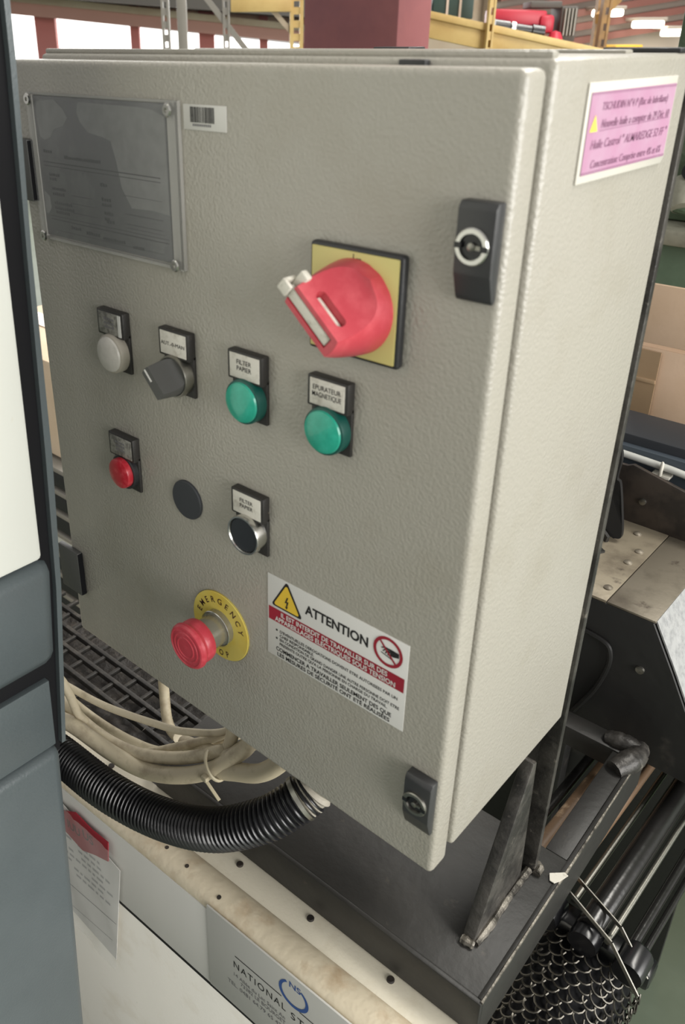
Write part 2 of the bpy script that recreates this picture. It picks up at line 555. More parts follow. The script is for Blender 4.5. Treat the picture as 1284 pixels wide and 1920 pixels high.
# things on the rack: bottle crate and red hoist
t = thing('crate', 'dark green crate on the yellow rack beside the column', 'crate', hp(1.02, 5.25, 1.60))
hbox(MB(), 0.92, 1.14, 5.16, 5.42, 1.603, 1.86, bev=0.006).build('body', 'bottle_green', t)
for a in (0.99, 1.06):
    hbox(MB(), a, a + 0.012, 5.15, 5.16, 1.605, 1.85).build('rib', 'roof_pale', t)
t = thing('bottle', 'small pale bottle on the rack, left of the dark green crate', 'bottle', hp(0.885, 5.2, 1.615))
MB().lathe([(0.03, 0), (0.032, 0.02), (0.032, 0.06), (0.014, 0.085), (0.014, 0.105)], hp(0.885, 5.2, 1.618), (0, 0, 1), 16).build('body', 'rack_grey', t)
t = thing('chain_hoist', 'red machine with black cylinder lying on the yellow rack', 'hoist', hp(1.45, 5.15, 1.5))
m = MB(); hbox(m, 1.235, 1.52, 5.08, 5.3, 1.575, 1.650, 1.555, 1.640, bev=0.012); hbox(m, 1.48, 1.56, 5.06, 5.3, 1.53, 1.62, bev=0.02); m.build('body', 'hoist_red', t)
MB().lathe([(0.034, 0), (0.034, 0.08), (0.028, 0.085), (0.028, 0.2), (0.036, 0.205), (0.036, 0.27)], hp(1.235, 5.06, 1.568), HU - Z * 0.13, 18).build('cylinder', 'black_gloss', t)
MB().lathe([(0.0355, 0), (0.0355, 0.02)], hp(1.325, 5.06, 1.556), HU - Z * 0.13, 18).build('band', 'chrome', t)
MB().lathe([(0.0, -0.03), (0.028, -0.02), (0.042, 0.01), (0.034, 0.05), (0.0, 0.06)], hp(1.565, 5.05, 1.515), -Z, 18, False, False).build('hook_block', 'hoist_red', t)
m = MB(); hbox(m, 1.60, 1.69, 5.1, 5.3, 1.49, 1.66, bev=0.008); m.build('motor', 'roof_dark', t)
m = MB()
for i in range(4): hbox(m, 1.615 + 0.018 * i, 1.622 + 0.018 * i, 5.08, 5.1, 1.52, 1.65)
m.build('cooling_fins', 'rack_grey', t)
hbox(MB(), 1.43, 1.60, 5.1, 5.26, 1.652, 1.685, bev=0.008).build('cover', 'roof_dark', t)
t = thing('storage_bin', 'bright yellow bin far behind the cabinet top corner', 'bin', hp(2.86, 7.5, 0))
hbox(MB(), 2.79, 2.985, 7.4, 7.7, 0.0, 1.43, bev=0.01).build('body', 'bin_yellow', t)
hbox(MB(), 2.78, 2.995, 7.39, 7.71, 1.43, 1.455, bev=0.006).build('rim', 'bin_yellow', t)

# pale carton and dark trays glimpsed between grey housing and cabinet
for i in range(8):
    z = 0.40 + i * 0.050
    o = MB().box(-1.02, -0.62, 0.40, 0.72, z, z + 0.034, 0.004).build('tray', 'black_plastic' if i != 4 else 'machine_white')
    tag(o, '%s flat black tray in the stack behind the grey housing' % ('lowest', 'second lowest', 'third lowest', 'fourth lowest', '', 'third from top', 'second from top', 'topmost')[i] if i != 4 else 'flat white tray among black ones behind the grey housing', 'tray', 'stacked trays left of the cabinet')
    MB().box(-1.022, -0.618, 0.398, 0.722, z + 0.034, z + 0.044, 0.002).build('rim', 'rack_grey', o)
t = thing('tray_stand', 'low wooden stand under the tray stack left of the cabinet', 'stand', (-0.82, 0.56, 0))
MB().box(-1.04, -0.60, 0.39, 0.74, 0.36, 0.40, 0.003).build('top', 'wood', t)
for x in (-1.02, -0.66):
    for y in (0.41, 0.68):
        MB().box(x, x + 0.04, y, y + 0.04, 0, 0.36).build('leg', 'wood', t)
t = thing('carton', 'tan carton on the tray stack left of the cabinet', 'box', (-0.82, 0.56, 0.816))
MB().box(-1.0, -0.64, 0.42, 0.70, 0.802, 0.995, 0.004).build('body', 'cardboard_pale', t)
MB().box(-1.0, -0.64, 0.53, 0.58, 0.995, 0.997).build('tape', 'packing_tape', t)

# green machine behind the carton at the right edge
t = thing('green_machine', 'green painted machine tool column at the right edge', 'machine', (0.5, 1.6, 0))
MB().box(0.02, 1.3, 1.14, 2.2, 0.0, 1.205, 0.01).build('base', 'green_machine', t)
MB().box(0.045, 1.3, 1.17, 2.2, 1.232, 2.3, 0.012).build('column', 'green_dark', t)
MB().box(0.0, 1.3, 1.10, 2.2, 1.205, 1.232, 0.006).build('ledge', 'grey_ledge', t)
k = MB().lathe([(0.018, 0), (0.018, 0.02), (0.013, 0.024), (0.013, 0.04)], (0.118, 1.172, 1.318), (0, -1, 0), 20).build('valve', 'black_gloss', t)
MB().lathe([(0.0055, 0.0), (0.0055, 0.004), (0.003, 0.006)], (0.122, 1.132, 1.322), (0, -1, 0), 12).build('chrome_tip', 'chrome', k)
MB().lathe([(0.02, -0.02), (0.026, 0.0), (0.02, 0.03)], (0.11, 1.15, 1.285), (0.3, -0.5, -0.8), 16).build('pipe_fitting', 'grey_ledge', t)
MB().tube(spline([(0.11, 1.15, 1.28), (0.1, 1.14, 1.262), (0.16, 1.14, 1.255), (0.3, 1.15, 1.26)], 5), 0.008, 10).build('pipe', 'green_dark', t)

# carton right
t = thing('carton', 'brown cardboard carton with glossy tape strip at the right edge', 'box', (0.4, 1.0, 0.3))
MB().box(0.155, 0.34, 0.905, 1.08, 0.30, 1.098, 0.003).build('body', 'cardboard', t)
MB().box(0.156, 0.339, 0.903, 0.909, 1.104, 1.192, 0.0015).build('flap', 'cardboard', t)
m = MB()
m.box(0.156, 0.203, 0.9005, 0.9035, 0.55, 1.094)
for z in (1.045, 0.985, 0.93):
    m.box(0.156, 0.203, 0.898, 0.9015, z, z + 0.006, 0.001)
m.build('tape', 'packing_tape', t)
t = thing('wooden_crate', 'low wooden crate carrying the brown carton', 'crate', (0.4, 1.0, 0))
for z in (0.02, 0.115, 0.205):
    MB().box(0.14, 0.35, 0.89, 0.905, z, z + 0.08, 0.002).build('slat', 'wood', t)
MB().box(0.14, 0.35, 0.905, 1.09, 0.0, 0.30).build('box', 'wood', t)


# ================================================================ ELECTRICAL CABINET
cab = thing('electrical_cabinet', 'cream steel electrical cabinet with switches, pilot lights and warning sign', 'cabinet', (0.2, 0.11, 1.0))
W = 0.3986
m = MB()
m.box(0.0, W, 0.0260, 0.197, 1.005, 1.5035, 0.0035, 3)
m.box(0.012, W - 0.012, 0.0205, 0.027, 1.015, 1.490)
m.build('body', 'cream_paint', cab)
m = MB()
m.box(0.001, W - 0.004, 0.030, 0.036, 1.5030, 1.5065, 0.0012)
m.box(0.03, W - 0.02, 0.150, 0.160, 1.5030, 1.5055, 0.0012)
m.build('rain_gutter', 'cream_paint', cab)
MB().box(0.0, W, 0.0, 0.0205, 1.0, 1.5, 0.0042, 4).build('door', 'cream_paint', cab)
for x0, x1, y0, y1, z0, z1 in ((0.318, 0.334, 0.021, 0.026, 1.4965, 1.5025), (0.196, 0.226, 0.165, 0.185, 1.5033, 1.5065)):
    MB().box(x0, x1, y0, y1, z0, z1, 0.001).build('plug', 'black_plastic', cab)
MB().box(0.352, 0.397, 0.18, 0.194, 1.5033, 1.5062, 0.001).build('seal_strip', 'black_plastic', cab)

# hinges
for z0, z1 in ((1.4045, 1.4480), (1.0490, 1.0950)):
    h = MB().box(-0.012, 0.0182, -0.0055, 0.0, z0, z1, 0.001).build('hinge', 'knob_grey', cab, label='grey hinge cover')
    MB().box(0.0176, 0.0187, -0.0050, -0.0002, z0 + 0.001, z1 - 0.001).build('edge_cap', 'rubber_and_gap_black', h)

# locks
for z0, bright in ((1.3980, True), (1.0395, False)):
    x0, x1 = 0.3765, 0.3965
    prof = [(0, z0 + 0.001), (-0.0030, z0), (-0.0045, z0 + 0.003), (-0.0080, z0 + 0.014), (-0.0085, z0 + 0.022), (-0.0085, z0 + 0.0445), (-0.0065, z0 + 0.0475), (0, z0 + 0.0475)]
    lk = MB().prism([(x0, y, z) for y, z in prof], (x1 - x0, 0, 0), 0.0009).build('lock', 'lock_plastic', cab, label='black door lock')
    c = (0.3862, -0.0083, z0 + 0.0275)
    MB().lathe([(0.0088, 0), (0.0088, 0.0015), (0.0082, 0.0022), (0.0062, 0.0022), (0.0060, 0.0004), (0.0, 0.0004)], c, seg=36, cap0=False, cap1=False).build('cylinder_ring', 'chrome' if bright else 'dull_steel', lk)
    mm = MB(); mm.lathe([(0.0059, 0.0), (0.0059, 0.0007)], c, seg=28)
    mm.box(c[0] - 0.0086, c[0] - 0.005, c[1] - 0.0026, c[1], c[2] - 0.001, c[2] + 0.0016)
    mm.box(c[0] + 0.005, c[0] + 0.0086, c[1] - 0.0026, c[1], c[2] - 0.0016, c[2] + 0.001)
    mm.build('keyway', 'black_gloss', lk)
    mm = MB(); mm.lathe([(0.0019, 0), (0.0019, 0.0022), (0.0012, 0.0026)], c, seg=16)
    mm.box(c[0] - 0.0004, c[0] + 0.0048, c[1] - 0.0016, c[1], c[2] - 0.0012, c[2] + 0.0008)
    mm.build('key_pin', 'dull_steel', lk)

# data plate under a clear cover
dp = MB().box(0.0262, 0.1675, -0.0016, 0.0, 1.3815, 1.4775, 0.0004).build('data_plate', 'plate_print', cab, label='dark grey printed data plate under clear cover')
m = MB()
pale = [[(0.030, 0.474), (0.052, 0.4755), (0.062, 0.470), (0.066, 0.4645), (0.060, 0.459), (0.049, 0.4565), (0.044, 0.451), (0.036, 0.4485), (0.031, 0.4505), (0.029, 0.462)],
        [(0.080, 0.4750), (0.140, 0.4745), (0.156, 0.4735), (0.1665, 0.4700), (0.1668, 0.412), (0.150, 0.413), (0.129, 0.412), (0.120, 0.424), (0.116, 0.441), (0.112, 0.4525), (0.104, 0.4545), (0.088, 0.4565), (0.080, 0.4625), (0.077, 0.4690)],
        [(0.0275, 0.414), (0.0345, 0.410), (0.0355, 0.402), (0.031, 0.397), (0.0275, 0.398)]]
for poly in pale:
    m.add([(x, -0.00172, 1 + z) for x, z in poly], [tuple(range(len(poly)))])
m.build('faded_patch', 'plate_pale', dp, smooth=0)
m = MB()                                            # the unreadable print: lines and blocks
for x0, x1, z0, z1 in ((0.032, 0.160, 0.4335, 0.4342), (0.032, 0.160, 0.4310, 0.4315), (0.034, 0.165, 0.3935, 0.3941), (0.034, 0.165, 0.3960, 0.3964),
                       (0.062, 0.086, 0.4130, 0.4134), (0.120, 0.160, 0.4195, 0.4198), (0.060, 0.090, 0.4075, 0.4078), (0.122, 0.160, 0.4075, 0.4080),
                       (0.122, 0.160, 0.4010, 0.4014), (0.062, 0.090, 0.4010, 0.4013), (0.122, 0.162, 0.3985, 0.3988), (0.040, 0.160, 0.3860, 0.3863)):
    quad(m, x0, x1, 1 + z0, 1 + z1, -0.0019)
for x0, x1, z in ((0.037, 0.050, 0.4245), (0.037, 0.046, 0.4215), (0.039, 0.056, 0.4150), (0.039, 0.054, 0.4112), (0.040, 0.062, 0.4050), (0.040, 0.064, 0.4015),
                  (0.041, 0.058, 0.3985), (0.097, 0.105, 0.4230), (0.097, 0.108, 0.4135), (0.097, 0.108, 0.4100), (0.099, 0.109, 0.4045), (0.099, 0.105, 0.4005), (0.101, 0.110, 0.3990),
                  (0.058, 0.070, 0.3893), (0.076, 0.092, 0.3880), (0.095, 0.120, 0.3870), (0.128, 0.140, 0.3855), (0.033, 0.044, 0.4400), (0.058, 0.100, 0.4375)):
    n = max(2, int((x1 - x0) / 0.0023))
    for k in range(n):
        xa = x0 + (x1 - x0) * k / n
        quad(m, xa, xa + (x1 - x0) / n * 0.82, 1 + z, 1 + z + 0.0016 + 0.0008 * random.random(), -0.0019)
m.build('faint_print', 'plate_dark', dp, smooth=0)
MB().box(0.0213, 0.1795, -0.0042, -0.0024, 1.3785, 1.4795, 0.0006).build('clear_cover', 'acrylic_clear', dp)
m = MB()
for b in ((0.0213, 0.0262, 1.3785, 1.4795), (0.1695, 0.1795, 1.3785, 1.4795)):
    m.box(b[0], b[1], -0.0024, 0.0, b[2], b[3])
m.box(0.0262, 0.1695, -0.0024, 0.0, 1.3785, 1.3803)
m.box(0.0262, 0.1695, -0.0024, 0.0, 1.4782, 1.4795)
m.build('cover_border', 'acrylic_edge', dp)
for x, z in ((0.0245, 1.4750), (0.1725, 1.4742), (0.0250, 1.3805), (0.1725, 1.3815)):
    s = MB().lathe([(0.0040, 0), (0.0040, 0.0007), (0.0032, 0.0015), (0.0014, 0.0015), (0.0014, 0.0002), (0, 0.0002)], (x, -0.0042, z), seg=20, cap1=False).build('screw', 'chrome', dp)

# barcode sticker
bc = MB().box(0.1825, 0.2185, -0.0006, 0.0, 1.4640, 1.4780, 0.0002).build('barcode_sticker', 'sticker_white', cab, label='white barcode sticker')
m = MB()
x = 0.1885
while x < 0.2090:
    w = random.choice((0.0003, 0.0003, 0.0005, 0.0008))
    quad(m, x, x + w, 1.4682, 1.4768, -0.00075)
    x += w + random.choice((0.0003, 0.0004, 0.0006))
m.build('bars', 'ink_black', bc, smooth=0)
m = MB()
for k in range(10):
    quad(m, 0.1905 + 0.0016 * k, 0.1916 + 0.0016 * k, 1.4662, 1.4675, -0.00075)
m.build('number_row', 'ink_grey', bc, smooth=0)


# push buttons, pilot lights, selector
def holder(name, label, cx, zb, legend='legend_white'):
    """black holder: thin plate round the button with a raised legend frame above."""
    m = MB()
    m.box(cx - 0.015, cx + 0.015, -0.0025, 0.0, zb, zb + 0.030, 0.0005)
    m.box(cx - 0.015, cx + 0.015, -0.0068, 0.0, zb + 0.0272, zb + 0.0465, 0.0009)
    h = m.build(name, 'holder_plastic', cab, label=label)
    MB().box(cx - 0.0128, cx + 0.0128, -0.0072, -0.0066, zb + 0.0290, zb + 0.0450, 0.0002).build('legend_plate', legend, h)
    return h


def legend(h, cx, zb, lines, hh, ws, dz=0.0042, z0=0.0385):
    m = MB()
    for i, (s, w) in enumerate(zip(lines, ws)):
        letter(m, s, (cx, -0.0074, zb + z0 - i * dz), X, Z, w, hh, 0.004, centre=True)
    m.build('legend_text', 'ink_black', h, smooth=0)


def smudge(h, cx, zb):
    m = MB()
    for i in range(3):
        for k in range(5):
            quad(m, cx - 0.006 + 0.0023 * k, cx - 0.0042 + 0.0023 * k, zb + 0.0335 + 0.003 * i, zb + 0.0335 + 0.003 * i + 0.0012 + 0.0009 * random.random(), -0.0074)
    m.build('worn_print', 'ink_grey', h, smooth=0)


def handle_mesh(c, R0, R1, H, hb, h0, ang, p=2.2, n=16, rim=None):
    """rotary grip: a drum with a scoop either side of a bar; ang = bar direction in the door plane."""
    T = Vector((math.cos(ang), 0, math.sin(ang)))
    S = Vector((-math.sin(ang), 0, math.cos(ang)))
    N = Vector((0, -1, 0))
    c = Vector(c)

    def hgt(s):
        a = abs(s)
        if a <= hb:
            return H
        q = max(0.0, (R0 - a) / (R0 - hb))
        return h0 + (H - h0) * q ** p
    half = [hb * k / 3 for k in range(4)] + [hb + (R0 * 0.998 - hb) * (k / n) ** 1.4 for k in range(1, n + 1)]
    ss = [-s for s in reversed(half[1:])] + half
    rows = []
    NZ = 7
    for s in ss:
        h = hgt(s)
        row = []
        for k in range(NZ):                           # wall up on the -t side
            z = h * k / (NZ - 1)
            r = R0 + (R1 - R0) * (z / H) ** 1.3
            row.append((s, -math.sqrt(max(r * r - s * s, 1e-8)), z))
        te = row[-1][1]
        for k in range(1, 8):
            row.append((s, te + (-2 * te) * k / 8, h))
        for k in reversed(range(NZ)):
            z = h * k / (NZ - 1)
            r = R0 + (R1 - R0) * (z / H) ** 1.3
            row.append((s, math.sqrt(max(r * r - s * s, 1e-8)), z))
        rows.append(row)
    L = len(rows[0])
    vs = [c + S * q[0] + T * q[1] + N * q[2] for row in rows for q in row]
    fs = []
    for i in range(len(rows) - 1):
        for k in range(L):
            fs.append((i * L + k, i * L + (k + 1) % L, (i + 1) * L + (k + 1) % L, (i + 1) * L + k))
    fs.append(tuple(range(L)))
    fs.append(tuple((len(rows) - 1) * L + k for k in range(L)))
    m = MB()
    m.add(vs, fs)
    bmesh.ops.remove_doubles(m.bm, verts=m.bm.verts, dist=1e-6)
    return m, T, S, N


def cut(o, cutters):
    for cobj in cutters:
        md = o.modifiers.new('slot', 'BOOLEAN')
        md.object = cobj
        md.operation = 'DIFFERENCE'
        md.solver = 'EXACT'
    bpy.context.view_layer.update()
    me = bpy.data.meshes.new_from_object(o.evaluated_get(bpy.context.evaluated_depsgraph_get()))
    o.modifiers.clear()
    o.data = me
    me.set_sharp_from_angle(angle=math.radians(35))
    for cobj in cutters:
        bpy.data.objects.remove(cobj)


R1Z, R2Z = 1.2915, 1.1930
CX = (0.1005, 0.1690, 0.2358, 0.3020)
# white pilot light
h = holder('pilot_light', 'white pilot light with worn grey legend', CX[0], R1Z, 'legend_grey'); smudge(h, CX[0], R1Z)
c = (CX[0], 0, R1Z + 0.0145)
MB().lathe([(0.0148, 0.0025), (0.0148, 0.0085), (0.0142, 0.0095), (0.0134, 0.0100)], c).build('bezel', 'gland_grey', h)
MB().lathe([(0.0134, 0.0098), (0.0126, 0.0112), (0.0095, 0.0124), (0.0045, 0.0130), (0.0, 0.0131)], c, cap1=False).build('lens', 'white_lens', h)
MB().box(CX[0] + 0.0098, CX[0] + 0.0128, -0.0075, -0.0071, R1Z + 0.029, R1Z + 0.045).build('legend_edge', 'white_mark', h)
# green pilot lights
for i, lb, lines, ws in ((2, 'green pilot light under a FILTER PAPIER legend', ('FILTER', 'PAPIER'), (0.0125, 0.0125)),
                         (3, 'green pilot light under an EPURATEUR MAGNETIQUE legend', ('EPURATEUR', 'MAGNETIQUE'), (0.0205, 0.0215))):
    h = holder('pilot_light', lb, CX[i], R1Z)
    legend(h, CX[i], R1Z, lines, 0.0030, ws)
    c = (CX[i], 0, R1Z + 0.0145)
    MB().lathe([(0.0150, 0.0025), (0.0150, 0.0080), (0.0146, 0.0095), (0.0136, 0.0100)], c).build('bezel', 'green_bezel', h)
    MB().lathe([(0.0136, 0.0097), (0.0130, 0.0112), (0.0100, 0.0124), (0.0048, 0.0130), (0.0, 0.0131)], c, cap1=False).build('lens', 'green_lens', h)
# red button
h = holder('push_button', 'red push button with worn grey legend', CX[0], R2Z, 'legend_grey'); smudge(h, CX[0], R2Z)
c = (CX[0], 0, R2Z + 0.0152)
MB().lathe([(0.0146, 0.0025), (0.0146, 0.0060), (0.0138, 0.0068), (0.0128, 0.0068)], c).build('bezel', 'black_plastic', h)
MB().lathe([(0.0124, 0.0060), (0.0124, 0.0100), (0.0120, 0.0112), (0.0095, 0.0122), (0.0045, 0.0126), (0, 0.0126)], c, cap1=False).build('cap', 'red_lens', h)
# black button
h = holder('push_button', 'black push button with chrome ring under a FILTER PAPIER legend', CX[2], R2Z)
legend(h, CX[2], R2Z, ('FILTER', 'PAPIER'), 0.0028, (0.0120, 0.0120))
c = (CX[2], 0, R2Z + 0.0152)
MB().lathe([(0.0146, 0.0025), (0.0146, 0.0105), (0.0142, 0.0116), (0.0132, 0.0116), (0.0128, 0.0106)], c, cap1=False).build('bezel', 'chrome', h)
MB().lathe([(0.0129, 0.0040), (0.0129, 0.0098), (0.0124, 0.0104), (0, 0.0104)], c, cap1=False).build('cap', 'button_black', h)
# selector
h = holder('selector_switch', 'grey selector switch with AUT-0-MAN legend', CX[1], R1Z)
m = MB(); letter(m, 'AUT.-0-MAN', (CX[1] - 0.0118, -0.0074, R1Z + 0.0355), X, Z, 0.0235, 0.0026, 0.0); m.build('legend_text', 'ink_black', h, smooth=0)
c = (CX[1], 0, R1Z + 0.0145)
MB().lathe([(0.0148, 0.0025), (0.0148, 0.0090), (0.0145, 0.0100), (0.0136, 0.0100), (0.0134, 0.0092)], c, cap1=False).build('bezel', 'dull_steel', h)
MB().lathe([(0.0134, 0.004), (0.0134, 0.0092)], c).build('disc', 'button_black', h)
m, T, S, N = handle_mesh((c[0], -0.0090, c[2]), 0.0132, 0.0116, 0.0175, 0.0044, 0.0006, math.radians(-47), 5.0)
m.build('knob', 'knob_grey', h, 40)
o0 = Vector((c[0], -0.0090, c[2])) + N * 0.0176
m = MB(); m.bar(o0 - T * 0.0110, o0 - T * 0.0015, 0.0012, 0.0006, N); m.build('pointer_mark', 'white_mark', h)
# blank plug
MB().lathe([(0.0156, 0), (0.0156, 0.0014), (0.0150, 0.0022), (0, 0.0022)], (0.1685, 0, 1.2066), cap1=False).build('blank_plug', 'plug_grey', cab, label='dark grey blanking plug')

# main switch
ms = MB().box(0.2865, 0.3478, -0.0062, 0.0, 1.3540, 1.4145, 0.0022, 3).build('main_switch', 'black_plastic', cab, label='red rotary main switch on yellow plate')
MB().box(0.2885, 0.3456, -0.0068, -0.0060, 1.3562, 1.4125, 0.0006).build('yellow_plate', 'switch_yellow', ms)
m = MB(); quad(m, 0.3166, 0.3171, 1.4080, 1.4115, -0.0070); letter(m, 'on', (0.3186, -0.0070, 1.4083), X, Z, 0.0032, 0.0018, 0.02)
m.build('position_mark', 'ink_black', ms, smooth=0)
hc = Vector((0.3178, -0.0066, 1.3832))
m, T, S, N = handle_mesh(hc, 0.0260, 0.0190, 0.0350, 0.0064, 0.0095, math.radians(-41), 2.1, 18)
handle = m.build('handle', 'handle_red', ms, 40)
inv = Vector(cab['_o'])
# slot through the grip and groove along its front edge
k = MB()
n = 10
cap = []
for i in range(n + 1):
    a = math.pi * i / n - math.pi / 2
    cap.append((0.0085 + 0.0026 * math.cos(a), 0.0026 * math.sin(a)))
for i in range(n + 1):
    a = math.pi * i / n + math.pi / 2
    cap.append((-0.0085 + 0.0026 * math.cos(a), 0.0026 * math.sin(a)))
k.prism([hc + T * (q[0] + 0.001) + N * (0.0276 + q[1]) - S * 0.03 for q in cap], S * 0.06)
c1 = k.build('cutter', 'handle_red', None, 0)
k = MB(); a = hc + N * 0.0350
k.hexa([a + T * t_ + S * s_ + N * z_ for z_ in (-0.0030, 0.004) for t_, s_ in ((-0.0225, -0.0038), (0.0145, -0.0038), (0.0145, 0.0038), (-0.0225, 0.0038))])
c2 = k.build('cutter', 'handle_red', None, 0)
handle.parent = None; handle.location = inv
cut(handle, [c1, c2])
handle.location = (0, 0, 0); handle.parent = ms
k = MB()
a = hc + N * 0.0328
k.hexa([a + T * t_ + S * s_ + N * z_ for z_ in (-0.0008, 0.0018) for t_, s_ in ((-0.0215, -0.0030), (0.0138, -0.0030), (0.0138, 0.0030), (-0.0215, 0.0030))], 0.0006)
a = hc + N * 0.0276
k.hexa([a + T * t_ + S * s_ + N * z_ for z_ in (-0.0022, 0.0022) for t_, s_ in ((-0.0085, -0.0066), (0.0118, -0.0066), (0.0118, 0.0066), (-0.0085, 0.0066))], 0.0008)
k.build('padlock_slide', 'ivory_plastic', ms)
k = MB(); a = hc + N * 0.0300 - T * 0.0215
k.hexa([a + T * t_ + S * s_ + N * z_ for z_ in (-0.0035, 0.0010) for t_, s_ in ((-0.0020, -0.0030), (0.0040, -0.0030), (0.0040, 0.0110), (-0.0020, 0.0110))], 0.0010)
k.hexa([a + T * t_ + S * s_ + N * z_ for z_ in (-0.0020, 0.0072) for t_, s_ in ((-0.0045, -0.0030), (-0.0020, -0.0030), (-0.0020, 0.0042), (-0.0045, 0.0042))], 0.0008)
k.hexa([a + T * t_ + S * s_ + N * z_ for z_ in (0.0050, 0.0074) for t_, s_ in ((-0.0045, -0.0030), (0.0025, -0.0030), (0.0025, 0.0042), (-0.0045, 0.0042))], 0.0008)
k.build('slide_tab', 'ivory_plastic', ms)

# emergency stop
ec = Vector((0.1995, 0, 1.1075))
es = MB().lathe([(0.0300, 0), (0.0300, 0.0010), (0.0296, 0.0014), (0, 0.0014)], ec, seg=64, cap1=False).build('emergency_stop', 'disc_yellow', cab, label='red mushroom emergency stop button on yellow disc')
m = MB()
arc_letters(m, 'EMERGENCY', ec + Vector((0, -0.0016, 0)), 0.0205, 164, 13, X, Z, 0.0050, 0.012, width=0.95)
m.build('emergency_lettering', 'ink_maroon', es, smooth=0)
m = MB()
arc_letters(m, 'STOP', ec + Vector((0, -0.0016, 0)), 0.0272, -121, -72, X, Z, 0.0050, 0.012, True, 0.8)
m.build('stop_lettering', 'ink_maroon', es, smooth=0)
ring(MB(), ec.x, ec.z, -0.0007, 0.0300, 0.0303).build('disc_edge', 'ink_black', es, smooth=0)
MB().lathe([(0.0146, 0.0014), (0.0146, 0.0060), (0.0128, 0.0066), (0.0124, 0.0240)], ec, seg=48).build('collar', 'clear_collar', es)
MB().lathe([(0.0148, 0.0060), (0.0151, 0.0064), (0.0148, 0.0068)], ec, seg=48, cap0=False, cap1=False).build('collar_ring', 'chrome', es)
MB().lathe([(0.0125, 0.0210), (0.0166, 0.0214), (0.0172, 0.0230), (0.0174, 0.0268), (0.0166, 0.0294), (0.0168, 0.0306), (0.0180, 0.0314), (0.0187, 0.0329),
            (0.0184, 0.0349), (0.0171, 0.0366), (0.0158, 0.0370), (0.0154, 0.0364), (0.0130, 0.0366), (0.0126, 0.0372), (0.0118, 0.0372), (0.0114, 0.0367),
            (0.0092, 0.0370), (0.0088, 0.0375), (0.0082, 0.0375), (0.0078, 0.0371), (0, 0.0374)], ec, seg=56, cap1=False).build('mushroom_cap', 'mushroom_red', es, 25)

# warning sign
SX, SZ = 0.2490, 1.1793


def sp(x, z, y=-0.0008):
    return Vector((SX + x / 1000, y, SZ - z / 1000))


ws = MB().box(SX, SX + 0.1182, -0.0006, 0.0, SZ - 0.0692, SZ, 0.0002).build('warning_sign', 'sign_white', cab, label='white ATTENTION electrical warning sign with red band')
m = MB(); m.add([sp(1.2, 26.8), sp(1.2, 38.0), sp(116.6, 38.0), sp(116.6, 26.8)], [(0, 1, 2, 3)]); m.build('red_band', 'sign_red', ws, smooth=0)
m = MB()
letter(m, 'IL EST INTERDIT DE TRAVAILLER SUR DES', sp(13, 31.7, -0.001), X, Z, 0.0908, 0.0037, 0.022)
letter(m, 'APPAREILLAGES ELECTRIQUES SOUS TENSION', sp(7.4, 36.8, -0.001), X, Z, 0.1028, 0.0037, 0.022)
m.build('band_lettering', 'sign_white', ws, smooth=0)
m = MB()
letter(m, 'ATTENTION', sp(34.6, 17.4), X, Z, 0.0530, 0.0072, 0.03)
m.build('heading', 'ink_black', ws, smooth=0)
m = MB()
for s, x, z, w, hh, b in (("D'EVENTUELLES DEROGATIONS DOIVENT ETRE AUTORISEES PAR UN", 11.8, 46.2, 0.1008, 0.0024, 0.014), ('CHEF RESPONSABLE.', 11.7, 49.8, 0.0316, 0.0024, 0.014),
                          ('EN CONDITION DE GRAND DANGER UNE AUTRE PERSONNE DOIT ETRE', 11.7, 53.4, 0.1028, 0.0024, 0.014), ("PRESENTE OUTRE QU'A LA PERSONNE EN CHARGE DU TRAVAIL.", 11.7, 57.2, 0.0937, 0.0024, 0.014),
                          ('COMMENCER A TRAVAILLER SEULEMENT DES QUE', 8.3, 62.7, 0.1006, 0.0032, 0.02), ('LES MESURES DE SÉCURITÉ ONT ETÉ RÉALISÉES', 9.5, 67.4, 0.0984, 0.0031, 0.02)):
    letter(m, s, sp(x, z), X, Z, w, hh, b)
for z in (44.9, 52.1):
    q = disc_pts(sp(8.8, z).x, sp(8.8, z).z, -0.0008, 0.0009, 14); m.add(q, [tuple(range(14))])
m.build('lettering', 'ink_black', ws, smooth=0)


def tri(mb, cx, cz, s, y):
    q = []
    r = 0.06 * s
    for k, (ax, az) in enumerate(((0, 0.577), (-0.5, -0.289), (0.5, -0.289))):
        px, pz = cx + (ax * s) * (1 - 0.12), cz + (az * s) * (1 - 0.12)
        base = 90 + 120 * k
        for i in range(5):
            a = math.radians(base - 60 + 30 * i)
            q.append((px + r * math.cos(a), y, pz + r * math.sin(a)))
    mb.add(q, [tuple(range(len(q)))])
    return mb


tc_ = sp(18.0, 16.4)
tri(MB(), tc_.x, tc_.z, 0.0268, -0.0008).build('triangle_border', 'ink_black', ws, smooth=0)
tri(MB(), tc_.x, tc_.z, 0.0222, -0.0010).build('triangle', 'sign_yellow', ws, smooth=0)
m = MB()
bolt = [(0.6, 6.3), (2.2, 6.6), (0.3, 1.6), (2.6, 2.3), (0.9, -3.4), (2.0, -3.2), (0.2, -6.4), (-1.4, -3.9), (-0.3, -3.7), (0.4, 0.4), (-1.9, -0.3)]
bolt = [(-x, z) for x, z in bolt]
m.add([(tc_.x - p[0] / 1250, -0.0012, tc_.z - 0.001 + p[1] / 1250) for p in bolt], [(0, 1, 2, 9, 10), (2, 3, 4, 8, 9), (5, 6, 7), (4, 5, 7, 8)])
m.build('lightning_bolt', 'ink_black', ws, smooth=0)
pc = sp(103.0, 12.6)
m = MB(); ring(m, pc.x, pc.z, -0.0010, 0.0090, 0.0112)
ca, sa = math.cos(math.radians(-47)), math.sin(math.radians(-47))
